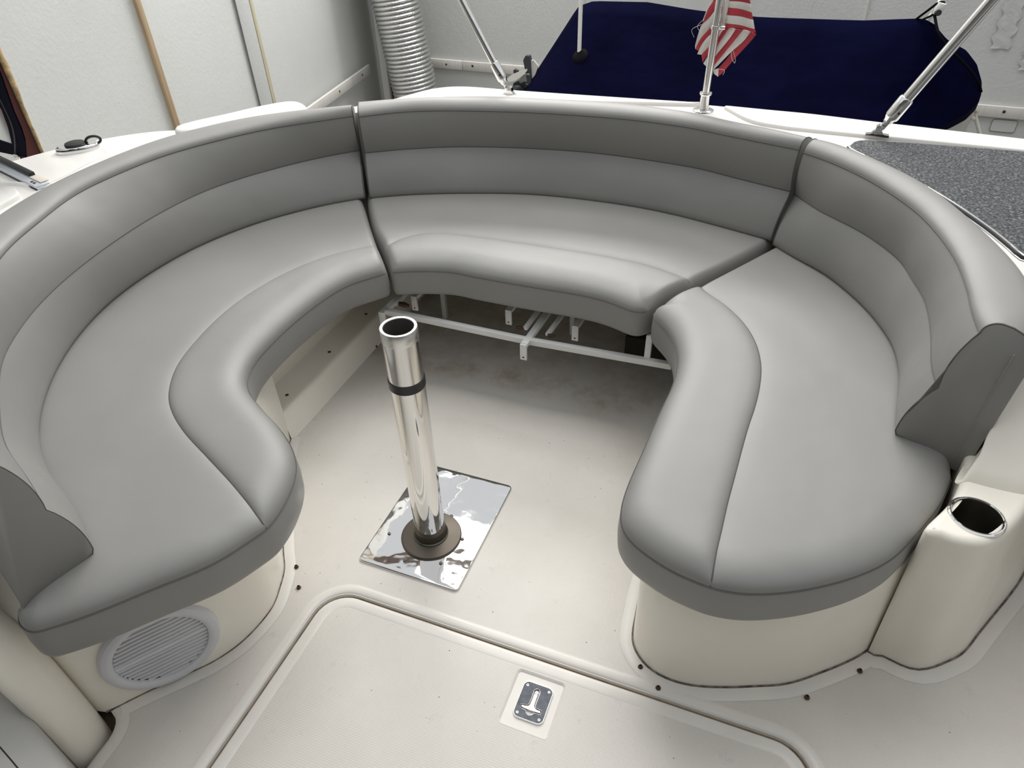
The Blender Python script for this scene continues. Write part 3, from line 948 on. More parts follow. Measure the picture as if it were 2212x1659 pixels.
# ---------------------------------------------------------------- seat bases
rp_floor = [(0.581,0.007), (0.585,-0.048), (0.589,-0.095), (0.599,-0.130), (0.623,-0.159), (0.655,-0.178), (0.699,-0.186), (0.750,-0.181), (0.809,-0.163), (0.866,-0.140), (0.943,-0.104), (1.019,-0.044), (1.076,0.008), (1.108,0.044)]
rfront = spline([(0.585,0.62),(0.582,0.30),(0.58,0.10)] + rp_floor, step=0.015)
rpod = thing('seat_pod', 'cream fibreglass seat base under the starboard cushion beside the cup holder', 'seat base', group='seat bases')
rout = ccw(np.vstack([rfront, [(1.16, 0.14), (1.18, 0.62)]]))
prism('body', rout, 0.0, 0.333, CREAM, rpod, 0.012)
tube('caulk_line', c3(rfront, 0.003), 0.0040, CAULK, rpod, 6)
settle(rpod, (0.85, 0.2, 0))
ribbon('fillet_border', rfront, [(0.004, 0.0042), (0.014, 0.0046), (0.024, 0.0034), (0.032, 0.0006)], SMOOTH, floor) if area2(np.vstack([rfront, [(1.16, 0.14), (1.18, 0.62)]])) > 0 else ribbon('fillet_border', rfront, [(-0.004, 0.0042), (-0.014, 0.0046), (-0.024, 0.0034), (-0.032, 0.0006)], SMOOTH, floor)

lp_floor = [(-0.363,-0.180), (-0.323,-0.231), (-0.299,-0.284), (-0.282,-0.337), (-0.282,-0.393), (-0.293,-0.451), (-0.318,-0.506), (-0.350,-0.549), (-0.410,-0.620), (-0.458,-0.684), (-0.471,-0.698)]
lfront = spline([(-0.612,0.212),(-0.56,0.11),(-0.49,0.0),(-0.42,-0.10)] + lp_floor, step=0.015)
lpod = thing('seat_pod', 'cream fibreglass seat base carrying the white speaker grille under the port cushion', 'seat base', group='seat bases')
lout = ccw(np.vstack([lfront, [(-0.495, -0.704), (-0.74, -0.704), (-0.74, 0.212)]]))
prism('body', lout, 0.0, 0.333, CREAM, lpod, 0.010)
tube('caulk_line', c3(lfront, 0.002), 0.0028, CAULK, lpod, 6)
settle(lpod, (-0.55, -0.2, 0))
sgn = 1 if area2(np.vstack([lfront, [(-0.74, -0.50), (-0.74, 0.212)]])) > 0 else -1
ribbon('fillet_border', lfront[:-2], [(sgn * 0.003, 0.0036), (sgn * 0.012, 0.0042), (sgn * 0.022, 0.0030), (sgn * 0.030, 0.0006)], SMOOTH, floor)

# moulded ledge along the port side under the bench
ledge = thing('side_ledge', 'cream moulded ledge with dark screws along the port side under the bench', 'ledge')
ly = [0.205, 0.5, 0.9, 1.30]
lprof = [(-0.600, 0.0), (-0.604, 0.004), (-0.614, 0.088), (-0.620, 0.096), (-0.628, 0.099), (-0.640, 0.098), (-0.715, 0.104), (-0.722, 0.110), (-0.735, 0.333)]
V = [(x, y, z) for y in ly for (x, z) in lprof]
k = len(lprof)
F = [(i * k + a, i * k + a + 1, (i + 1) * k + a + 1, (i + 1) * k + a) for i in range(len(ly) - 1) for a in range(k - 1)]
F.append(tuple(range(k)) )
lo_ = fix_normals(obj('moulding', V, F, CREAM, ledge)); lo_.data.set_sharp_from_angle(angle=0.7)
for (px, py) in [(-0.660,0.297), (-0.660,0.548), (-0.662,0.803)]:
    lathe('screw', [(0.0, 0.0012), (0.004, 0.001), (0.006, 0.0)], RUST, ledge, (px, py, 0.101), (0, 0, 1), 10)
settle(ledge, (-0.67, 0.7, 0))
# starboard coaming arm with the cup shelf
arm = thing('coaming_arm', 'cream moulded arm with cup shelf at the end of the starboard seat', 'coaming')
ab = np.array([(1.11,0.04),(1.14,0.040),(1.18,0.030),(1.21,0.030),(1.24,0.045),(1.27,0.070),(1.31,0.11),(1.35,0.18),(1.39,0.25),(1.43,0.32),(1.47,0.40),(1.55,0.60),(1.22,0.60),(1.19,0.30),(1.165,0.14)])
at_ = np.array([(1.088,0.000),(1.112,-0.012),(1.138,-0.018),(1.165,-0.016),(1.190,-0.006),(1.215,0.018),(1.243,0.060),(1.272,0.115),(1.305,0.185),(1.345,0.27),(1.385,0.36),(1.47,0.60),(1.22,0.60),(1.185,0.30),(1.150,0.12)])
nr = 90
ab_s = spline(ab, n=nr + 1, closed=True)[:-1]; at_s = spline(at_, n=nr + 1, closed=True)[:-1]
SHZ = 0.482
rings = []
for t in (0.0, 0.25, 0.5, 0.75, 0.93):
    rings.append(np.c_[ab_s + (at_s - ab_s) * t, np.full(nr, SHZ * t)])
Nn = normals2(ccw(at_s)) if area2(at_s) > 0 else -normals2(at_s)
for a in np.linspace(0.15, 1, 6) * PI / 2:
    rings.append(np.c_[at_s - Nn * 0.016 * (1 - math.cos(a)), np.full(nr, SHZ - 0.018 + 0.018 * math.sin(a))])
cupc = np.array([(1.178,0.056)][0])
top_loop = rings[-1][:, :2]
cup_loop = np.array([cupc + 0.0455 * np.array([math.cos(a), math.sin(a)]) for a in np.linspace(0, 2 * PI, 40, endpoint=False)])
loft('body', rings, CREAM, arm, False, False, True, 1.2)
P, F = cdt([ccw(top_loop), ccw(cup_loop)], [], [])
obj('shelf', np.c_[P, np.full(len(P), SHZ)], F, CREAM, arm, False)
fl_arm = ab_s[(ab_s[:, 0] > 1.105) & (ab_s[:, 1] < 0.5) & ((ab_s[:, 0] > 1.2) | (ab_s[:, 1] < 0.045))]
fl_arm = fl_arm[np.argsort(np.arctan2(fl_arm[:, 1] - 0.35, fl_arm[:, 0] - 1.12))]
tube('caulk_line', c3(fl_arm, 0.003), 0.0045, CAULK, arm, 6)
# the coaming that rises in a ramp behind the shelf, beside the end of the backrest
Lr = np.array([(1.150,0.150,0.470),(1.161,0.149,0.480),(1.173,0.173,0.505),(1.182,0.189,0.521),(1.187,0.214,0.545),(1.198,0.243,0.573),(1.188,0.262,0.592),(1.168,0.285,0.615),(1.178,0.318,0.648),(1.192,0.368,0.700),(1.200,0.392,0.724),(1.21,0.42,0.736)])
Rr = np.array([(1.272,0.142,0.470),(1.276,0.146,0.480),(1.288,0.168,0.505),(1.296,0.186,0.521),(1.305,0.212,0.545),(1.313,0.240,0.573),(1.319,0.259,0.592),(1.326,0.282,0.615),(1.338,0.316,0.648),(1.355,0.366,0.700),(1.362,0.392,0.724),(1.366,0.42,0.736)])
rings = []
for Lp_, Rp_ in zip(Lr, Rr):
    zc = Lp_[2]
    side = (1.60, 0.70)
    out_ = [Lp_[:2], Lp_[:2] * 0.6 + Rp_[:2] * 0.4 - (0, 0.003), Lp_[:2] * 0.25 + Rp_[:2] * 0.75 - (0, 0.003), Rp_[:2], Rp_[:2] + (0.020, 0.016), Rp_[:2] + (0.034, 0.045), (1.53, 0.66), (1.30, 0.66), Lp_[:2] + (0.045, 0.12), Lp_[:2] + (0.006, 0.02)]
    out_ = np.array(out_)
    d_ = np.r_[0, np.cumsum(np.linalg.norm(np.diff(np.vstack([out_, out_[:1]]), axis=0), axis=1))]
    cl2 = np.vstack([out_, out_[:1]])
    ring = []
    for q in range(len(out_)):
        for u in np.linspace(0, 1, 6, endpoint=False):
            ring.append(cl2[q] * (1 - u) + cl2[q + 1] * u)
    ring = relax(np.array(ring), 2, True)
    rings.append(np.c_[ring, np.full(len(ring), zc)])
loft('riser', rings, CREAM, arm, False, True, True, 1.3)
settle(arm, (1.3, 0.3, 0))
ribbon('fillet_border', fl_arm, [(s_ * (1 if area2(np.vstack([fl_arm, [(1.2, 0.5)]])) > 0 else -1), z_) for s_, z_ in ((0.003, 0.004), (0.012, 0.0048), (0.024, 0.0034), (0.034, 0.0006))], SMOOTH, floor)
cup = thing('cup_holder', 'round stainless cup holder sunk in the shelf beside the starboard seat', 'cup holder')
lathe('cup', [(0.0, -0.075), (0.020, -0.075), (0.022, -0.073), (0.026, -0.075), (0.036, -0.074), (0.040, -0.066), (0.0425, 0.0), (0.0435, 0.0025)], CUPM, cup, (*cupc, SHZ), (0, 0, 1), 48)
lathe('rim', [(0.0435, 0.0022), (0.045, 0.0042), (0.047, 0.0040), (0.0495, 0.0018), (0.050, -0.0005)], CHROME, cup, (*cupc, SHZ), (0, 0, 1), 48)
settle(cup, (*cupc, SHZ - 0.075))

# port coaming column at the lower left
colm = thing('coaming_column', 'cream rounded coaming column beside the port seat base', 'coaming')
cpl = spline([(-0.90,-0.690),(-0.70,-0.690),(-0.56,-0.695),(-0.487,-0.706),(-0.455,-0.722),(-0.440,-0.745),(-0.436,-0.775),(-0.442,-0.802),(-0.468,-0.808),(-0.56,-0.778),(-0.68,-0.745),(-0.90,-0.712)], step=0.02, closed=True)[:-1]
cpl = ccw(cpl)
rings = []
for z_, sh, sc in ((-0.058, 0.0, 1.0), (0.10, -0.004, 1.0), (0.22, -0.012, 1.0), (0.32, -0.035, 1.0), (0.40, -0.075, 0.98), (0.46, -0.13, 0.94), (0.49, -0.20, 0.88)):
    q = cpl.copy()
    q = (q - np.array([-0.9, -0.71])) * sc + np.array([-0.9, -0.71])
    q[:, 0] += sh
    rings.append(np.c_[q, np.full(len(q), z_)])
loft('body', rings, CREAM, colm, False, True, True, 1.2)
settle(colm, (-0.6, -0.85, -0.058))
hb_ = thing('helm_side_panel', 'grey white moulded side panel cut off at the lower left corner', 'side panel')
hp = [(-0.739,-0.724), (-0.583,-0.771), (-0.302,-0.855), (-0.231,-0.877)]
ho = ccw(np.vstack([spline(hp, step=0.03), [(-0.30, -1.3), (-0.9, -1.3), (-0.9, -0.78)]]))
prism('panel', ho, -0.05, 0.20, HULLW, hb_, 0.028)
hj = [(-0.509,-0.861), (-0.457,-0.873), (-0.391,-0.889), (-0.352,-0.901)]
tube('joint', c3(spline(hj, step=0.02), 0.2003), 0.0012, DARK, hb_, 5)
settle(hb_, (-0.6, -1.0, -0.05))

# ---------------------------------------------------------------- speaker grille in the port base
sp = thing('speaker', 'round white speaker with slatted grille in the port seat base', 'speaker')
sn = Vector((0.805, -0.593, 0.0)); sa = Vector((-0.593, -0.805, 0.0)); su = Vector((0, 0, 1))
sc = Vector((-0.30, -0.47, 0)) + sa * 0.125 + Vector((0, 0, 0.132)) + sn * 0.006
SR = 0.124
lathe('bezel', [(SR + 0.001, -0.02), (SR, 0.004), (SR - 0.004, 0.010), (SR - 0.012, 0.0135), (SR - 0.020, 0.0135), (SR - 0.026, 0.0105), (SR - 0.028, 0.004)], SPKR, sp, sc, sn, 64, 0.5)
lathe('cone', [(0.0, -0.012), (0.05, -0.016), (SR - 0.02, -0.012)], SPKD, sp, sc, sn, 32)
ri = SR - 0.027
nsl = 17
for i in range(nsl):
    h = -ri + (i + 0.5) * 2 * ri / nsl
    if i == nsl // 2 :
        hh_ = 0.0072
    else:
        hh_ = 0.0034
    half = math.sqrt(max(0, ri * ri - h * h)) - 0.001
    if half < 0.02:
        continue
    V = []
    ss = np.linspace(-1, 1, 15)
    for s in ss:
        step_ = 0.0022 / (1 + math.exp(-(abs(s) * half - ri * 0.55) / 0.004)) * (1 if i != nsl // 2 else 0) * (-1 if h > 0 else 1)
        for (dn, dh) in ((0.0, hh_), (0.0065, hh_ * 0.6), (0.0065, -hh_ * 0.7), (0.0, -hh_)):
            V.append(sc + sa * (s * half) + su * (h + dh + step_ * (1 if s > 0 else -1) * 0.8) + sn * dn)
    F = []
    for a in range(len(ss) - 1):
        for b in range(4):
            F.append((a * 4 + b, a * 4 + (b + 1) % 4, (a + 1) * 4 + (b + 1) % 4, (a + 1) * 4 + b))
    F += [(0, 1, 2, 3), tuple((len(ss) - 1) * 4 + b for b in (3, 2, 1, 0))]
    fix_normals(obj('slat', V, F, SPKR, sp, False))
settle(sp, tuple(sc - su * SR))

# ---------------------------------------------------------------- folding bench frame under the aft cushion
fr = thing('bench_frame', 'white painted metal folding frame under the aft bench cushion', 'frame')
FZ = 0.245
fa, fb, fc = [Vector((*p, FZ)) for p in [(-0.470,0.651), (0.049,0.642), (0.502,0.657)]]
beam('front_bar', fa, fb, 0.018, 0.020, WHITEPAINT, fr, 0.0015)
beam('front_bar', fb, fc, 0.018, 0.020, WHITEPAINT, fr, 0.0015)
def tab(p, back, name='cross_bar'):
    p = Vector(p)
    beam(name, p, p + Vector((0.02, back, 0.0)), 0.022, 0.014, WHITEPAINT, fr, 0.0012)
    t_ = box('end_tab', p + Vector((0, -0.006, -0.022)), (0.022, 0.008, 0.058), WHITEPAINT, fr, 0.001)
    lathe('hole', [(0.0, 0.0006), (0.003, 0.0005)], DARK, t_, p + Vector((0, -0.0105, -0.040)), (0, -1, 0), 10)
tab(fa + Vector((-0.004, -0.012, 0.0)), 0.30)
tab(fb + Vector((0.0, -0.032, 0.004)), 0.46)
for (px, py) in [(-0.070,0.784), (0.170,0.765), (-0.416,0.763)]:
    tab(Vector((px, py, FZ + 0.002)), 0.30)
for (pa, pb) in ((( -0.030, 0.055), (0.0, 0.36)), ((0.050, 0.045), (0.085, 0.36))):
    a = fb + Vector((pa[0], pa[1], 0.003)); b = fb + Vector((pb[0], pb[1], 0.03))
    beam('link_arm', a, b, 0.016, 0.012, WHITEPAINT, fr, 0.003)
    lathe('bolt', [(0.0, 0.012), (0.006, 0.012), (0.007, 0.0), (0.004, -0.012), (0.0, -0.012)], RUST, fr, a + Vector((-0.016 if pa[0] < 0 else 0.014, 0, 0)), (-1, -0.1, 0), 10)
pa = fa + Vector((0.025, 0.05, -0.01))
lathe('bolt', [(0.0, 0.020), (0.008, 0.020), (0.010, 0.002), (0.005, -0.016), (0.0, -0.016)], RUST, fr, pa + Vector((0.01, 0.02, 0)), (-1, -0.1, 0.1), 10)
beam('link_arm', fa + Vector((0.0, 0.06, -0.01)), fa + Vector((0.03, 0.36, 0.0)), 0.016, 0.012, WHITEPAINT, fr, 0.003)
beam('support_leg', fc + Vector((-0.075, 0.006, 0.0)), fc + Vector((-0.075, 0.012, 0.089)), 0.018, 0.018, WHITEPAINT, fr, 0.001)
beam('support_leg', fa + Vector((0.03, 0.36, -0.245)), fa + Vector((0.03, 0.36, 0.0)), 0.018, 0.018, WHITEPAINT, fr, 0.001)
beam('support_leg', fb + Vector((0.02, 0.42, -0.245)), fb + Vector((0.02, 0.42, 0.0)), 0.018, 0.018, WHITEPAINT, fr, 0.001)
beam('rear_bar', fa + Vector((0.0, 0.36, 0.0)), fc + Vector((0.0, 0.34, 0.0)), 0.018, 0.020, WHITEPAINT, fr, 0.0015)
settle(fr, (0, 0.8, 0))
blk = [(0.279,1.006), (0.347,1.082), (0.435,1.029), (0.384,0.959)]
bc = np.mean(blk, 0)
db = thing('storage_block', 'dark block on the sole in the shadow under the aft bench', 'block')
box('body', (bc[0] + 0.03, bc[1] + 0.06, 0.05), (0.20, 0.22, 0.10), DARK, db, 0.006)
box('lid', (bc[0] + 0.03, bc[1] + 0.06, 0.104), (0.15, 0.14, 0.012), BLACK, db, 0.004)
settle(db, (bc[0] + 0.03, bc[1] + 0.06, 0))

# ---------------------------------------------------------------- cushions
def seat_cushion(label, segs, fronts, seam, zs=0.425, zb=0.336, rise=0.036, Rf=0.075, Rs=0.022, bol=0.008):
    root = thing('seat_cushion', label, 'seat cushion', group='seat cushions of the U-shaped lounge')
    O, fl = [], []
    for sgm, fr_ in zip(segs, fronts):
        p = relax(spline(sgm, step=0.009), 4)
        O.append(p[:-1]); fl += [fr_] * (len(p) - 1)
    O = np.vstack(O); fl = np.array(fl)
    if area2(O) < 0:
        O = O[::-1]; fl = np.roll(fl[::-1], -1)
    O = relax(O, 3, True)
    N = normals2(O)
    A, B = O, np.roll(O, -1, 0)
    S = relax(spline(seam, step=0.009), 5)
    ia = int(np.argmin(((O - S[0]) ** 2).sum(1))); ib = int(np.argmin(((O - S[-1]) ** 2).sum(1)))
    S[0], S[-1] = O[ia], O[ib]
    SN = normals2(S, False)
    ext = []
    for d in (0.002, 0.005, 0.009, 0.014, 0.020, 0.028, 0.038, 0.050, 0.064):
        q = O - N * d
        dd = seg_dist(q, A, B)
        ext.append(q[(dd > 0.93 * d) & inside(q, O)])
    for d in (0.003, 0.007, 0.012, 0.019, 0.028):
        for sg in (-1, 1):
            ext.append((S + SN * d * sg)[3:-3])
    x0, y0 = O.min(0); x1, y1 = O.max(0)
    gx, gy = np.meshgrid(np.arange(x0, x1, 0.02), np.arange(y0, y1, 0.02))
    g = np.stack([gx.ravel(), gy.ravel()], 1) + 0.004 * np.random.RandomState(3).rand(gx.size, 2)
    g = g[inside(g, O)]
    g = g[(seg_dist(g, A, B) > 0.068) & (seg_dist(g, S[:-1], S[1:]) > 0.033)]
    ext.append(g)
    E_ = np.vstack(ext)
    E_ = E_[inside(E_, O)]
    de = seg_dist(E_, A, B)
    E_ = E_[de > 0.0015]
    P, F = cdt([O], [S[1:-1]], E_)
    isf = fl.astype(bool)
    dF = seg_dist(P, A[isf], B[isf]); dS = seg_dist(P, A[~isf], B[~isf]) if (~isf).any() else np.full(len(P), 9.0)
    dq = seg_dist(P, S[:-1], S[1:])
    def g_(d, R):
        u = np.clip(d / R, 0, 1)
        return np.sqrt(np.maximum(0, 1 - (1 - u) ** 2))
    # bolster side
    i0, i1 = min(ia, ib), max(ia, ib)
    if (ia < ib):
        loopA = np.vstack([O[ia:ib + 1], S[::-1][1:-1]])
    else:
        loopA = np.vstack([O[ib:ia + 1], S[1:-1]])
    flA = fl[i0:i1 + 1].mean()
    cen = P[F].mean(1)
    inA = inside(cen, loopA)
    bolF = inA if flA > 0.5 else ~inA
    pin = inside(P, loopA)
    bolV = pin if flA > 0.5 else ~pin
    edge = np.minimum(g_(dF, Rf), 1) * np.minimum(g_(dS, Rs), 1)
    h = rise * edge
    h = h - 0.0050 * np.exp(-(dq / np.where(bolV, 0.009, 0.016)) ** 1.2) * np.clip(edge * 1.2, 0, 1)
    h = h + np.where(bolV, bol * g_(dq, 0.05), 0.002 * g_(dq, 0.10)) * edge
    Vt = np.c_[P, zs + h]
    sub_obj('seat_panel', Vt, F[~bolF], VINYL, root)
    sub_obj('bolster', Vt, F[bolF], VINYL, root)
    rows = [(0.0, zs), (0.0025, zs - 0.012), (0.0045, (zs + zb) / 2), (0.003, zb + 0.016), (-0.001, zb + 0.005), (-0.008, zb)]
    n = len(O)
    V = [(O[i, 0] + N[i, 0] * o, O[i, 1] + N[i, 1] * o, z) for (o, z) in rows for i in range(n)]
    Fb = []
    for r in range(len(rows) - 1):
        for i in range(n):
            j = (i + 1) % n
            Fb.append((r * n + i, (r + 1) * n + i, (r + 1) * n + j, r * n + j))
    bm = bmesh.new()
    bv = [bm.verts.new(v) for v in V]
    for f in Fb:
        bm.faces.new([bv[i] for i in f])
    cf = bm.faces.new(bv[(len(rows) - 1) * n:])
    bmesh.ops.triangulate(bm, faces=[cf])
    from_bm('boxing', bm, VINYL, root, True, 1.0)
    # stitched seams
    k0 = 0
    runs, cur = [], []
    for i in list(range(n)) + list(range(n)):
        if fl[i]:
            cur.append(i)
        else:
            if len(cur) > 3:
                runs.append(cur)
            cur = []
    if len(cur) > 3:
        runs.append(cur)
    best = max(runs, key=len)[:n] if runs else []
    if best:
        tube('seam', [(O[i, 0] + N[i, 0] * 0.0008, O[i, 1] + N[i, 1] * 0.0008, zs) for i in best], 0.0016, SEAM, root, 5)
    es = np.minimum(g_(seg_dist(S, A[isf], B[isf]), Rf), 1) * np.minimum(g_(seg_dist(S, A[~isf], B[~isf]), Rs), 1)
    zsm = zs + rise * es - 0.0050 * np.clip(es * 1.2, 0, 1)
    tube('seam', np.c_[S, zsm + 0.0004][2:], 0.0016, SEAM, root, 5)
    settle(root, (float(O[:, 0].mean()), float(O[:, 1].mean()), zb))
    return root

L_front = [(-0.412,0.612),(-0.45,0.56),(-0.49,0.505),(-0.515,0.42),(-0.528,0.30),(-0.528,0.18),(-0.512,0.06),(-0.465,-0.025),(-0.38,-0.083),(-0.30,-0.125),(-0.225,-0.175),(-0.170,-0.235),(-0.140,-0.31),(-0.130,-0.37),(-0.130,-0.395)]
L_near = [(-0.130,-0.395),(-0.145,-0.435),(-0.18,-0.51),(-0.25,-0.595),(-0.32,-0.68),(-0.385,-0.742)]
L_end = [(-0.385,-0.742),(-0.425,-0.738),(-0.452,-0.712)]
L_back = [(-0.452,-0.712),(-0.56,-0.60),(-0.70,-0.50),(-0.86,-0.36),(-1.00,-0.18),(-1.09,-0.02),(-1.14,0.14),(-1.15,0.33),(-1.12,0.52),(-1.04,0.74),(-0.88,0.95),(-0.765,1.055)]
L_slit = [(-0.765,1.055),(-0.60,0.84),(-0.50,0.715),(-0.412,0.612)]
L_seam = [(-0.497,0.718), (-0.553,0.667), (-0.624,0.585), (-0.682,0.466), (-0.715,0.325), (-0.716,0.180), (-0.690,0.034), (-0.660,-0.053), (-0.607,-0.135), (-0.549,-0.189), (-0.467,-0.239), (-0.358,-0.289), (-0.257,-0.335), (-0.161,-0.383)] + [(-0.131,-0.397)]
seat_cushion('grey vinyl port seat cushion curving round to the speaker', [L_front, L_near, L_end, L_back, L_slit], [1, 1, 1, 0, 0], L_seam)
C_front = [(-0.398,0.618),(-0.37,0.632),(-0.32,0.652),(-0.22,0.678),(-0.14,0.674),(0.03,0.672),(0.19,0.674),(0.27,0.668),(0.33,0.652),(0.375,0.634),(0.398,0.634),(0.418,0.655)]
C_right = [(0.418,0.655),(0.475,0.742),(0.52,0.812),(0.60,0.94),(0.72,1.15)]
C_back = [(0.72,1.15),(0.52,1.23),(0.32,1.28),(0.12,1.29),(-0.14,1.28),(-0.39,1.21),(-0.58,1.14),(-0.750,1.060)]
C_left = [(-0.750,1.060),(-0.59,0.84),(-0.49,0.728),(-0.398,0.618)]
C_seam = [(-0.468,0.702),(-0.45,0.765),(-0.41,0.815),(-0.36,0.845),(-0.28,0.858),(-0.16,0.866),(0.02,0.868),(0.19,0.868),(0.35,0.855),(0.45,0.825),(0.512,0.798)]
seat_cushion('grey vinyl aft seat cushion in the middle of the lounge over the white frame', [C_front, C_right, C_back, C_left], [1, 0, 0, 0], C_seam, Rf=0.10, rise=0.037)
R_slit = [(0.735,1.13),(0.605,0.905),(0.545,0.805),(0.485,0.722),(0.448,0.668)]
R_front = [(0.448,0.668),(0.434,0.645),(0.440,0.622),(0.462,0.596),(0.50,0.55),(0.53,0.49),(0.546,0.43),(0.552,0.37),(0.552,0.31),(0.545,0.22),(0.537,0.07),(0.532,-0.02),(0.533,-0.09),(0.545,-0.145),(0.572,-0.178),(0.62,-0.204),(0.67,-0.222),(0.735,-0.232)]
R_near = [(0.735,-0.232),(0.78,-0.228),(0.83,-0.212),(0.89,-0.182),(0.95,-0.142),(1.00,-0.10),(1.045,-0.05),(1.085,0.02),(1.125,0.10)]
R_end = [(1.125,0.10),(1.145,0.15),(1.165,0.22)]
R_back = [(1.165,0.22),(1.145,0.32),(1.125,0.45),(1.12,0.55),(1.105,0.64),(1.07,0.74),(1.03,0.82),(0.97,0.91),(0.90,0.99),(0.82,1.06),(0.735,1.13)]
R_seam = [(0.535,0.79)] + [(0.553,0.758), (0.623,0.696), (0.683,0.620), (0.724,0.534), (0.746,0.443), (0.752,0.354), (0.750,0.275), (0.744,0.199), (0.740,0.112), (0.737,0.032), (0.734,-0.042), (0.733,-0.124), (0.732,-0.176)] + [(0.735,-0.232)]
seat_cushion('grey vinyl starboard seat cushion ending beside the cup holder', [R_slit, R_front, R_near, R_end, R_back], [0, 1, 1, 1, 0], R_seam)

def backrest(label, Bc, Mc, Tc, Kc, d0, d1, th0, th1, n=64, zk=0.775, lift=0.0, wend=0.045):
    root = thing('backrest_cushion', label, 'backrest', group='backrests of the U-shaped lounge')
    B = c3(relax(spline(Bc, n=n), 10), 0.457); M_ = c3(relax(spline(Mc, n=n), 10), 0.612)
    T_ = c3(relax(spline(Tc, n=n), 10), 0.745); K = c3(relax(spline(Kc, n=n), 10), zk)
    e_ = np.clip((np.arange(n) - (n - 16)) / 15.0, 0, 1) ** 1.5
    T_[:, 2] += lift * e_; K[:, 2] += lift * e_
    wk = (0.040 + (wend - 0.040) * e_)[:, None]
    tg = np.gradient(0.5 * (M_ + T_)[:, :2], axis=0)
    tg /= np.linalg.norm(tg, axis=1, keepdims=True)
    No = np.stack([tg[:, 1], -tg[:, 0]], 1)
    if ((M_[n // 2, :2] - np.array([0.0, 0.4])) * No[n // 2]).sum() < 0:
        No = -No
    d0 = np.array(d0) / np.linalg.norm(d0); d1 = np.array(d1) / np.linalg.norm(d1)
    for i in range(n):
        a = max(0, 1 - i / 8); b = max(0, 1 - (n - 1 - i) / 8)
        No[i] = No[i] * (1 - a) * (1 - b) + d0 * a + d1 * b
    No /= np.linalg.norm(No, axis=1, keepdims=True)
    N3 = np.c_[No, np.zeros(n)]
    th = np.linspace(th0, th1, n)[:, None]
    rows, tags = [], []
    up = np.array([0, 0, 1.0])
    for t in np.r_[0.0, 0.045, 0.11, np.linspace(0, 1, 11)[2:], ]:
        rows.append(B + (M_ - B) * t - N3 * (0.013 * math.sin(PI * t) ** 0.8)); tags.append('lower_panel')
    # soften the bottom front edge
    rows[0] = B + N3 * 0.022 + up * 0.004
    rows[1] = rows[1] + N3 * 0.004
    for t in np.linspace(0, 1, 10)[1:]:
        rows.append(M_ + (T_ - M_) * t - N3 * (0.010 * math.sin(PI * t) ** 0.8)); tags.append('upper_panel')
    dK = K - T_
    for a in np.linspace(0, PI / 2, 9)[1:]:
        rows.append(T_ + np.c_[dK[:, :2] * (1 - math.cos(a)), dK[:, 2] * math.sin(a)]); tags.append('top_panel')
    for a in np.linspace(0, PI / 2, 7)[1:]:
        rows.append(K + N3 * wk * math.sin(a) - up * (wk * 0.95) * (1 - math.cos(a))); tags.append('top_panel')
    bb = B + N3 * th; bb[:, 2] = 0.424
    top_b = rows[-1]
    rows.append(top_b + (bb - top_b) * 0.5); tags.append('back_panel')
    rows.append(bb + up * 0.02); tags.append('back_panel')
    rows.append(bb - N3 * 0.012); tags.append('back_panel')
    rows.append(B + N3 * 0.02 + (bb - B) * 0.15 * np.array([1, 1, 1.0])); tags.append('back_panel')
    rows.append(rows[0].copy()); tags.append('back_panel')
    R_ = np.array(rows)                                   # (rows, n, 3)
    for st_, dd_ in ((0, d0), (n - 1, d1)):               # the end panels are flat
        nn_ = np.array([-dd_[1], dd_[0], 0.0])
        off_ = (R_[:, st_] - B[st_]) @ nn_
        for k_ in range(10):
            R_[:, abs(st_ - k_) if st_ else k_] -= off_[:, None] * nn_ * (1 - k_ / 10.0)
    def strip(name, a, b):
        V = R_[a:b + 1].reshape(-1, 3)
        F = [(r * n + i, r * n + i + 1, (r + 1) * n + i + 1, (r + 1) * n + i) for r in range(b - a) for i in range(n - 1)]
        fix_normals(obj(name, V, F, VINYL, root))
    iM, iT = 11, 20
    iBk = iT + 14
    strip('lower_panel', 0, iM); strip('upper_panel', iM, iT); strip('top_panel', iT, iBk); strip('back_panel', iBk, len(rows) - 1)
    for st_, sg in ((0, -1), (n - 1, 1)):
        ring = R_[:-1, st_]
        t3 = np.r_[tg[st_], 0]
        # slightly crowned end panel: an inset ring pushed out a little
        cen = ring.mean(0)
        ring2 = cen + (ring - cen) * 0.985 + t3 * sg * 0.0025
        m = len(ring)
        bm = bmesh.new()
        v1 = [bm.verts.new(v) for v in ring]; v2 = [bm.verts.new(v) for v in ring2]
        for i in range(m):
            j = (i + 1) % m
            bm.faces.new((v1[i], v1[j], v2[j], v2[i]))
        f = bm.faces.new(v2)
        bmesh.ops.triangulate(bm, faces=[f])
        from_bm('end_panel', bm, VINYL, root, True, 1.2)
        tube('seam', ring[1:iBk], 0.0019, SEAM, root, 5)
    tube('seam', R_[iM] - N3 * 0.0004, 0.0016, SEAM, root, 5)
    tube('seam', R_[iT] - N3 * 0.0004, 0.0018, SEAM, root, 5)
    settle(root, tuple(R_[0, n // 2]))
    return root

backrest('grey vinyl port backrest wrapping round the left side of the lounge', LB, LM, LT, LK, (-0.45, 0.9), (-0.27, -0.963), 0.15, 0.14, 90)
backrest('grey vinyl aft backrest in the middle of the lounge by the flagstaff', CB, CM, CT, CK, (-0.45, 0.9), (0.5, 0.86), 0.15, 0.15, 80)
backrest('grey vinyl starboard backrest below the speckled countertop', RB, RM, RT, RK, (0.5, 0.86), (0.966, -0.26), 0.15, 0.148, 70, 0.775, 0.012, 0.068)

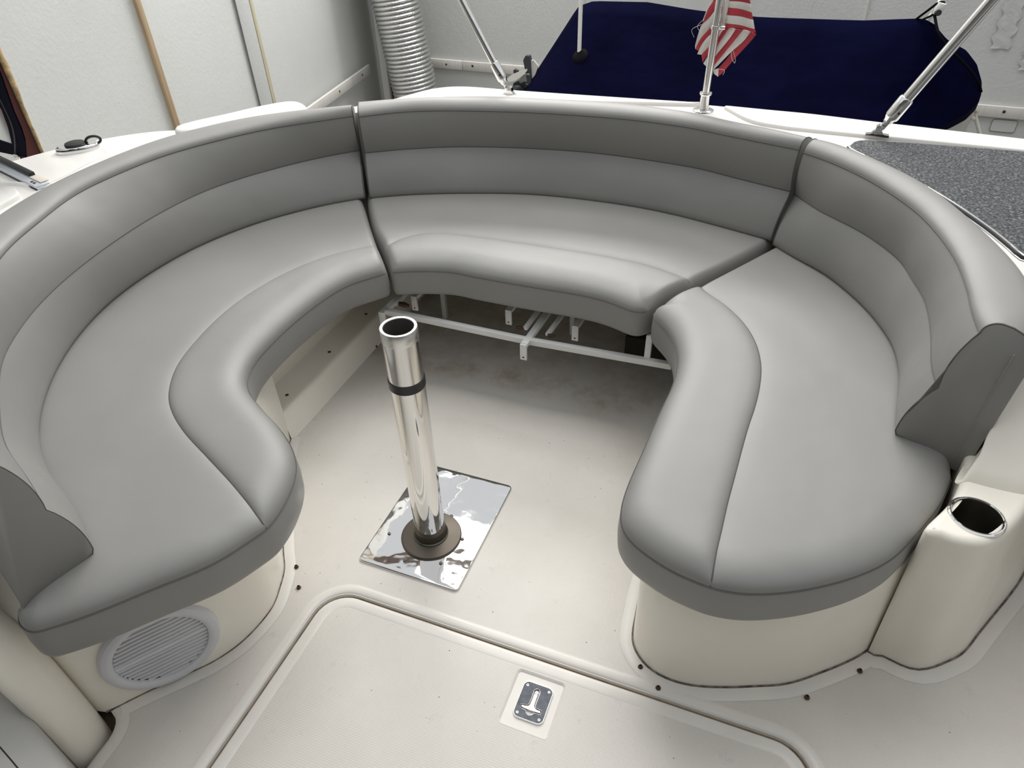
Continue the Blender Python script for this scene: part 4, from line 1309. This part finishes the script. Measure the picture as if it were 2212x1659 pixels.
# ---------------------------------------------------------------- table pedestal
tp = thing('table_pedestal', 'polished metal table pedestal without its top, standing on a steel plate', 'table pedestal')
pl_out = ccw(rrect(-0.152, -0.140, 0.143, 0.250, 0.014, 6))
prism('base_plate', pl_out, 0.0, 0.0065, PLATE, tp, 0.004)
lathe('flange', [(0.083, 0.0065), (0.083, 0.010), (0.081, 0.0125), (0.076, 0.014), (0.050, 0.016), (0.044, 0.018)], BRONZE, tp, (0, 0, 0), (0, 0, 1), 56)
lathe('socket', [(0.043, 0.014), (0.0430, 0.030), (0.0425, 0.045), (0.0410, 0.047)], BRONZE, tp, (0, 0, 0), (0, 0, 1), 48)
lathe('weld_bead', [(0.041, 0.016), (0.0465, 0.0175), (0.0475, 0.0205), (0.044, 0.023)], CUPM, tp, (0, 0, 0), (0, 0, 1), 48)
lathe('tube', [(0.0410, 0.020), (0.0408, 0.300), (0.0406, 0.550)], CHROME, tp, (0, 0, 0), (0, 0, 1), 64)
lathe('tape_band', [(0.0406, 0.538), (0.0424, 0.540), (0.0426, 0.562), (0.0406, 0.564)], BLACKTAPE, tp, (0, 0, 0), (0, 0, 1), 48)
lathe('sleeve', [(0.0405, 0.560), (0.0405, 0.668), (0.0408, 0.668)], CHROMEB, tp, (0, 0, 0), (0, 0, 1), 64)
lathe('collar', [(0.0408, 0.667), (0.0412, 0.668), (0.0412, 0.697), (0.0402, 0.6985), (0.0345, 0.6985), (0.0335, 0.697)], BRUSH, tp, (0, 0, 0), (0, 0, 1), 64)
lathe('bore', [(0.0335, 0.697), (0.0335, 0.50), (0.0, 0.50)], BORE, tp, (0, 0, 0), (0, 0, 1), 48)
for (px, py) in [(-0.114,-0.033), (-0.030,-0.100), (0.065,-0.075), (0.085,0.018), (0.022,0.083)]:
    lathe('screw', [(0.0, 0.0022), (0.0025, 0.0034), (0.0042, 0.0028), (0.0052, 0.0)], CUPM, tp, (px, py, 0.0065), (0, 0, 1), 14)
settle(tp, (0, 0, 0))

# ---------------------------------------------------------------- snap studs left in the sole
snap_at = [(x, y) for (x, y) in [(-0.296,-0.214), (-0.252,-0.267), (0.626,-0.180), (0.675,-0.216), (0.986,-0.124), (1.093,-0.018), (-0.604,0.747)]]
snap_labels = ['small carpet snap stud by the port seat base, farther of the two',
               'small carpet snap stud by the port seat base, nearer the hatch corner',
               'small carpet snap stud at the starboard seat base left corner',
               'small carpet snap stud on the hatch rim near the starboard seat base',
               'small carpet snap stud in front of the starboard seat base',
               'small carpet snap stud beside the cup shelf arm',
               'small carpet snap stud near the side ledge behind the pedestal']
def snap(name='carpet_snap'):
    r = thing(name, '', 'snap', group='carpet snaps on the cockpit sole')
    lathe('base', [(0.0062, 0.0), (0.0060, 0.0012), (0.0040, 0.0020)], RUST, r, (0, 0, 0), (0, 0, 1), 16)
    lathe('stud', [(0.0036, 0.0015), (0.0036, 0.004), (0.0042, 0.005), (0.0040, 0.0062), (0.0026, 0.0062), (0.0024, 0.002), (0.0, 0.0018)], RUST, r, (0, 0, 0), (0, 0, 1), 16)
    return r
first = snap()
for i, (x, y) in enumerate(snap_at):
    if i == 0:
        r = first
    else:
        r = first.copy(); COL.objects.link(r)
        for ch in first.children:
            c = ch.copy(); COL.objects.link(c); c.parent = r
    r.location = (x, y, (0.0012, 0.0012, 0.0036, 0.0036, 0.0030, 0.0030, 0.0005)[i])
    r['label'] = snap_labels[i]

# ---------------------------------------------------------------- countertop to starboard
ct = thing('countertop', 'grey speckled countertop with chrome edge behind the starboard backrest', 'countertop')
c_in = [(0.865,1.226), (0.879,1.195), (0.938,1.130), (0.980,1.079), (1.048,0.996), (1.120,0.888), (1.183,0.774), (1.224,0.681), (1.239,0.640)]
c_in = spline(c_in + [(1.27,0.62),(1.295,0.52)], step=0.02)
c_far = spline([(2.3,1.245),(1.8,1.290),(1.33,1.312),(1.02,1.300),(0.915,1.290),(0.888,1.278),(0.874,1.258),(0.874,1.24)], step=0.012)
cl_ = ccw(np.vstack([c_in, [(2.3, 0.52)], c_far[:-1]]))
P, F = cdt([cl_], [], [])
obj('top', np.c_[P, np.full(len(P), 0.7455)], F, COUNTER, ct, False)
sg = 1 if area2(np.vstack([c_in, [(2.3, 0.52)], c_far[:-1]])) > 0 else -1
ribbon('chrome_edge', c_in, [(sg * -0.002, 0.7458), (sg * 0.001, 0.7475), (sg * 0.004, 0.7470), (sg * 0.005, 0.7452)], CHROME, ct)
ribbon('rubber_edge', c_in, [(sg * 0.0045, 0.7460), (sg * 0.0075, 0.7455), (sg * 0.008, 0.736)], BLACK, ct)
ribbon('chrome_edge', c_in, [(sg * 0.0075, 0.7385), (sg * 0.0105, 0.7380), (sg * 0.011, 0.735)], CHROME, ct)
settle(ct, (1.4, 1.0, 0.735))

# ---------------------------------------------------------------- stainless legs of the arch, port and starboard
def rail(label, foot, top, r, with_foot, mat=CHROMEB):
    root = thing('support_tube', label, 'tube', group='stainless support tubes on the transom')
    f, t = Vector(foot), Vector(top)
    d = (t - f).normalized()
    tube('tube', [f + d * 0.085, t], r, mat, root, 18)
    lathe('end_fitting', [(0.0, 0.0), (r * 0.85, 0.0), (r * 0.95, 0.010), (r * 1.25, 0.016), (r * 1.30, 0.022), (r * 1.30, 0.075), (r * 1.18, 0.080), (r * 1.0, 0.081)], CHROME, root, f + d * 0.038, d, 24)
    beam('eye', f + d * 0.012, f + d * 0.055, 0.010, 0.018, CHROME, root, 0.004)
    lathe('pin', [(0.0, 0.012), (0.005, 0.012), (0.006, 0.010), (0.006, -0.010), (0.0, -0.012)], CHROME, root, f + d * 0.022, (0, 1, 0), 12)
    lathe('set_screw', [(0.0, 0.002), (0.003, 0.0018), (0.004, 0.0)], BLACK, root, f + d * 0.075 + Vector((0.3, -0.95, 0)).normalized() * r * 1.30, (0.3, -0.95, 0), 10)
    b0 = f + Vector((0, 0, -0.004))
    # deck hinge: plate with a saddle rising to the pin
    pts = [(-0.033, 0.0), (-0.033, 0.006), (-0.018, 0.008), (-0.010, 0.018), (-0.008, 0.030), (0.0, 0.036), (0.008, 0.030), (0.010, 0.018), (0.018, 0.008), (0.033, 0.006), (0.033, 0.0)]
    V = [(b0.x + x, b0.y + y, b0.z - 0.006 + z) for y in (-0.009, 0.009) for (x, z) in pts]
    k = len(pts)
    F = [tuple(range(k)), tuple(range(k, 2 * k))[::-1]] + [(i, (i + 1) % k, k + (i + 1) % k, k + i) for i in range(k)]
    o = fix_normals(obj('deck_hinge', V, F, CHROME, root, False))
    settle(root, tuple(b0 + Vector((0, 0, -0.006))))
    return root
fR = [(0.939,1.330)][0]
rail('thick stainless tube leaning right from a hinge beside the countertop', (fR[0], fR[1], 0.757), (fR[0] + 0.70, fR[1] + 0.035, 0.757 + 1.40), 0.0165, True)
rail('stainless tube leaning left behind the aft backrest', (-0.300, 1.425, 0.752), (-1.00, 1.425, 1.988), 0.0145, True)

# ---------------------------------------------------------------- flagstaff and flag
fs = thing('flagstaff', 'polished flagstaff in a chrome socket behind the aft backrest', 'flagstaff')
FX, FY = [(0.395,1.468)][0]
lathe('socket', [(0.036, 0.0), (0.035, 0.003), (0.030, 0.005), (0.018, 0.006), (0.0165, 0.010), (0.0165, 0.052), (0.0205, 0.054), (0.0215, 0.057), (0.0205, 0.060), (0.013, 0.061)], CHROME, fs, (FX, FY, DZ), (0.02, 0.0, 1), 28)
tube('staff', [(FX + 0.001, FY, DZ + 0.05), (FX + 0.004, FY, DZ + 0.20), (FX + 0.018, FY, DZ + 0.92)], 0.0125, CHROMEB, fs, 18)
lathe('clip_ring', [(0.013, -0.006), (0.0165, -0.005), (0.0165, 0.005), (0.013, 0.006)], CHROME, fs, (FX + 0.006, FY, DZ + 0.262), (0.02, 0, 1), 20)
lathe('clip_screw', [(0.0, 0.012), (0.006, 0.011), (0.007, 0.0), (0.005, -0.006)], CHROME, fs, (FX + 0.024, FY - 0.002, DZ + 0.262), (1, 0, 0), 12)
settle(fs, (FX, FY, DZ))

# flag: striped cloth hanging in folds behind the staff; three leaves, each strip of cloth a panel
flag = thing('flag', 'faded red and white striped flag hanging from the flagstaff', 'flag')
FPY = FY + 0.022
def fpt(px_, pz_, dy=0.0):
    return (px_, FPY + dy, pz_)
FQ = {'strips': [(False, [(0.3718, 1.0783), (0.3711, 1.0638), (0.3613, 1.0385), (0.3533, 1.0085)], [(0.379, 1.0785), (0.3772, 1.064), (0.3653, 1.0428), (0.3545, 1.0064)], (0.004, 0.006)), (True, [(0.379, 1.0785), (0.3772, 1.064), (0.3653, 1.0428), (0.3545, 1.0064)], [(0.406, 1.0753), (0.3919, 1.048), (0.375, 1.0222), (0.3512, 0.9966)], (0.004, 0.006)), (False, [(0.406, 1.0753), (0.3919, 1.048), (0.375, 1.0222), (0.3512, 0.9966), (0.3428, 0.9669), (0.3369, 0.9291)], [(0.4102, 1.0466), (0.3907, 1.008), (0.3716, 0.9792), (0.3556, 0.9588), (0.3443, 0.9362), (0.3387, 0.9202)], (0.002, 0.008)), (True, [(0.4102, 1.0466), (0.3907, 1.008), (0.3716, 0.9792), (0.3556, 0.9588), (0.3443, 0.9362), (0.3387, 0.9202)], [(0.4112, 1.0089), (0.3915, 0.978), (0.3722, 0.9575), (0.3567, 0.9324), (0.3493, 0.9159)], (0.002, 0.008)), (False, [(0.4112, 1.0089), (0.3915, 0.978), (0.3722, 0.9575), (0.3567, 0.9324), (0.3471, 0.905)], [(0.4168, 0.9706), (0.3908, 0.9409), (0.3766, 0.9246), (0.3614, 0.9047)], (0.002, 0.008)), (True, [(0.4168, 0.9706), (0.3908, 0.9409), (0.3766, 0.9246), (0.3614, 0.9047)], [(0.4163, 0.9422), (0.3889, 0.9119), (0.3758, 0.8954), (0.3686, 0.8808)], (0.002, 0.008)), (False, [(0.4163, 0.9422), (0.3889, 0.9119), (0.3714, 0.8781)], [(0.413, 0.8999), (0.4014, 0.8811), (0.3894, 0.8643)], (0.002, 0.008)), (True, [(0.429, 0.9965), (0.4165, 0.9728), (0.409, 0.9441), (0.4046, 0.9262)], [(0.4411, 0.9949), (0.4265, 0.9668), (0.412, 0.9398), (0.4082, 0.9085)], (-0.004, 0.002)), (False, [(0.4411, 0.9949), (0.4265, 0.9668), (0.412, 0.9398), (0.4082, 0.9085)], [(0.4612, 0.9908), (0.4457, 0.9612), (0.4134, 0.9133), (0.406, 0.8994)], (-0.004, 0.002)), (True, [(0.4612, 0.9908), (0.4457, 0.9612), (0.4134, 0.9133), (0.406, 0.8994)], [(0.4845, 0.9889), (0.4607, 0.9533), (0.4149, 0.8864), (0.4062, 0.8723)], (-0.004, 0.002)), (False, [(0.4845, 0.9889), (0.4607, 0.9533), (0.4149, 0.8864), (0.4062, 0.8723)], [(0.5088, 0.9858), (0.4901, 0.9549), (0.4566, 0.9202), (0.4229, 0.8801), (0.4076, 0.8627)], (-0.004, 0.002)), (True, [(0.5098, 0.9854), (0.4931, 0.9572), (0.4647, 0.9273), (0.4442, 0.895), (0.4245, 0.8689)], [(0.5266, 0.9786), (0.5106, 0.9538), (0.4731, 0.9034), (0.4385, 0.8538), (0.4256, 0.8414)], (-0.004, 0.002)), (False, [(0.4076, 0.8627), (0.4096, 0.8565), (0.4129, 0.8498)], [(0.4245, 0.8689), (0.4253, 0.8552), (0.4256, 0.8414)], (0.001, 0.001)), (False, [(0.4159, 1.0838), (0.4281, 1.0842)], [(0.4157, 1.0091), (0.428, 1.0033)], (-0.008, -0.008)), (True, [(0.4281, 1.0842), (0.4868, 1.0821)], [(0.4285, 1.0714), (0.4603, 1.0695), (0.4956, 1.0654)], (-0.008, -0.006)), (False, [(0.4285, 1.0714), (0.4603, 1.0695), (0.4956, 1.0654)], [(0.429, 1.0531), (0.4636, 1.0491), (0.5029, 1.0416)], (-0.008, -0.006)), (True, [(0.429, 1.0531), (0.4636, 1.0491), (0.5029, 1.0416)], [(0.4287, 1.0315), (0.4693, 1.0278), (0.5104, 1.0212)], (-0.008, -0.006)), (False, [(0.4287, 1.0315), (0.4693, 1.0278), (0.5104, 1.0212)], [(0.4273, 1.0079), (0.4756, 1.0022), (0.5198, 0.9948)], (-0.008, -0.006)), (True, [(0.4273, 1.0079), (0.4756, 1.0022), (0.5198, 0.9948)], [(0.4275, 0.9943), (0.4771, 0.9928), (0.5253, 0.9834)], (-0.008, -0.006))], 'head': ([(0.4082, 1.0836), (0.4102, 1.0466), (0.4102, 1.0003), (0.411, 0.9703)], [(0.4288, 1.0842), (0.4293, 1.0515), (0.4277, 1.0054), (0.4277, 0.9926)]), 'threads': [((0.3587, 1.0161), (0.3407, 0.9949), (0.3556, 0.9721)), ((0.352, 0.9995), (0.3241, 0.9844), (0.3332, 0.9598)), ((0.456, 0.9327), (0.4635, 0.9034), (0.4745, 0.8898)), ((0.4627, 0.9274), (0.4758, 0.8999), (0.4717, 0.8882)), ((0.4254, 0.868), (0.4452, 0.8663), (0.4416, 0.85))]}
def cloth_strip(red, a, b, dy, n=12):
    """one sewn stripe between two edge curves, hanging in a shallow fold"""
    A = spline([(p[0], p[1]) for p in a], n=n); B = spline([(p[0], p[1]) for p in b], n=n)
    V = []
    for v in (0.0, 0.5, 1.0):
        for k in range(n):
            p = A[k] * (1 - v) + B[k] * v
            V.append(fpt(p[0], p[1], dy[0] + (dy[1] - dy[0]) * k / (n - 1) + 0.0035 * math.sin(1.9 * k / n + 55 * p[0]) + 0.0012 * math.sin(PI * v)))
    F = [(r_ * n + k, r_ * n + k + 1, (r_ + 1) * n + k + 1, (r_ + 1) * n + k) for r_ in range(2) for k in range(n - 1)]
    o = obj('red_stripe' if red else 'white_stripe', V, F, FLAGR if red else FLAGW, flag)
    md = o.modifiers.new('thickness', 'SOLIDIFY'); md.thickness = 0.0012
for (red, a, b, dy) in FQ['strips']:
    cloth_strip(red, a, b, dy)
o = cloth_strip(False, FQ['head'][0], FQ['head'][1], (-0.010, -0.008))
for (a, b, c_) in FQ['threads']:
    tube('loose_thread', spline([fpt(*a, -0.006), fpt(*b, -0.012), fpt(*c_, -0.006)], n=10), 0.0006, FLAGW, flag, 4)
settle(flag, (FX, FPY, DZ + 0.10))

# ---------------------------------------------------------------- deck fitting on the port side deck
df = thing('deck_fitting', 'chrome oval deck fitting with black rubber cap on the port side deck', 'deck fitting')
dc = Vector((-1.478, 0.540, DZ))
rotd = Matrix.Rotation(math.atan2(0.09, 0.085), 4, 'Z')
Md2 = Matrix.Translation(dc) @ rotd
V, F = [], []
n = 36
rows = [(1.0, 0.0), (1.0, 0.008), (0.97, 0.014), (0.90, 0.0175), (0.80, 0.018), (0.0, 0.018)]
for (s, z) in rows:
    for k in range(n):
        a = 2 * PI * k / n
        V.append(Md2 @ Vector((0.066 * s * math.copysign(abs(math.cos(a)) ** 0.85, math.cos(a)), 0.034 * s * math.copysign(abs(math.sin(a)) ** 0.85, math.sin(a)), z)))
for r in range(len(rows) - 1):
    for k in range(n):
        F.append((r * n + k, r * n + (k + 1) % n, (r + 1) * n + (k + 1) % n, (r + 1) * n + k))
fix_normals(obj('bezel', V, F, CHROME, df))
lathe('cap', [(0.031, 0.0), (0.032, 0.004), (0.030, 0.008), (0.022, 0.0105), (0.0, 0.0115)], BLACK, df, Md2 @ Vector((-0.004, 0.002, 0.017)), (0, 0, 1), 28)
lp3 = [Md2 @ Vector((0.030 + 0.022 * (1 - math.cos(t)) / 1.0, 0.004, 0.022 + 0.013 * math.sin(t))) for t in np.linspace(0.0, 2 * PI, 20, endpoint=False)]
tube('loop', lp3, 0.0042, BLACK, df, 8, True)
lathe('set_screw', [(0.0, 0.0015), (0.003, 0.001), (0.004, 0)], BLACK, df, Md2 @ Vector((0.004, -0.0325, 0.0135)), (0, -0.5, 1), 10)
settle(df, tuple(dc))

# ---------------------------------------------------------------- windscreen foot and canvas curtain at the far left
ws = thing('windscreen_frame', 'pale aluminium windscreen foot on the port side deck at the left edge', 'windscreen frame')
w0 = Vector((-1.322, 0.268, DZ)); w1 = Vector((-1.70, 0.382, DZ))
wd = (w1 - w0).normalized(); wn = Vector((wd.y, -wd.x, 0))
if wn.y > 0: wn = -wn
beam('foot_rail', w0 + Vector((0, 0, 0.006)), w1 + Vector((0, 0, 0.006)), 0.040, 0.012, ALU, ws, 0.003)
beam('gasket', w0 + wn * 0.021 + Vector((0, 0, 0.002)), w1 + wn * 0.021 + Vector((0, 0, 0.002)), 0.003, 0.004, BLACK, ws, 0.0005)
beam('rubber_seal', w0 + wd * 0.085 + Vector((0, 0, 0.018)) - wn * 0.012, w1 + Vector((0, 0, 0.018)) - wn * 0.012, 0.016, 0.016, BLACK, ws, 0.004)
beam('masking_tape', w0 + wd * 0.012 + Vector((0, 0, 0.014)) - wn * 0.012, w0 + wd * 0.085 + Vector((0, 0, 0.014)) - wn * 0.012, 0.024, 0.003, MASK, ws, 0.0005)
for dd in (0.030, 0.046):
    lathe('screw', [(0.0, 0.002), (0.004, 0.0015), (0.005, 0.0)], BLACK, ws, w0 + wd * dd + wn * 0.010 + Vector((0, 0, 0.012)), (0, 0, 1), 10)
settle(ws, tuple(w0))
cu = thing('canvas_curtain', 'navy canvas side curtain with clear window at the left edge', 'curtain')
CQ = {'outer': [(-1.3861, 0.2999, 0.8091), (-1.3333, 0.2839, 0.8719), (-1.3195, 0.2798, 0.9087), (-1.3179, 0.2793, 0.9549), (-1.2887, 0.2705, 1.0624), (-1.3422, 0.2866, 1.1633), (-1.8336, 0.4348, 0.7455), (-1.5879, 0.3607, 0.7825)], 'hole': [(-1.4477, 0.3185, 0.8362), (-1.416, 0.3089, 0.8901), (-1.402, 0.3047, 0.9399), (-1.4113, 0.3075, 1.0017), (-1.5215, 0.3407, 0.9843), (-1.7225, 0.4013, 0.8107), (-1.5364, 0.3452, 0.8306)], 'zip': [(-1.4606, 0.3223, 0.7998), (-1.4108, 0.3073, 0.8521), (-1.3765, 0.297, 0.903), (-1.3702, 0.2951, 0.9481), (-1.3762, 0.2969, 1.0073)], 'pull': (-1.4355, 0.3148, 0.8039)}
def plate3(name, outer3, hole3, th, mat, parent):
    c = np.array(outer3, float)
    e1 = np.array([wd.x, wd.y, 0]); nn = np.array([wn.x, wn.y, 0])
    def to2(P): return np.stack([(np.array(P) - c[0]) @ e1, np.array(P)[:, 2]], 1)
    loops = [ccw(to2(outer3))] + ([ccw(to2(hole3))] if hole3 is not None else [])
    P, F = cdt(loops, [], [])
    V = [c[0] + e1 * p[0] + np.array([0, 0, p[1] - c[0][2]]) for p in P]
    o = obj(name, V, F, mat, parent, False)
    md = o.modifiers.new('thickness', 'SOLIDIFY'); md.thickness = th; md.offset = 0
    return o
plate3('canvas', CQ['outer'], CQ['hole'], 0.004, NAVY, cu)
plate3('clear_window', CQ['hole'], None, 0.001, CLEAR, cu)
e3 = [Vector(p) for p in CQ['zip']]
tube('zip', spline([tuple(p) for p in e3], n=20), 0.0045, BLACK, cu, 6)
zp = Vector(CQ['pull'])
box('zip_pull', zp + wn * 0.008, (0.030, 0.006, 0.012), CHROMEB, cu, 0.002, Matrix.Rotation(math.atan2(wd.y, wd.x), 4, 'Z'))
settle(cu, tuple(w0 + wd * 0.1))
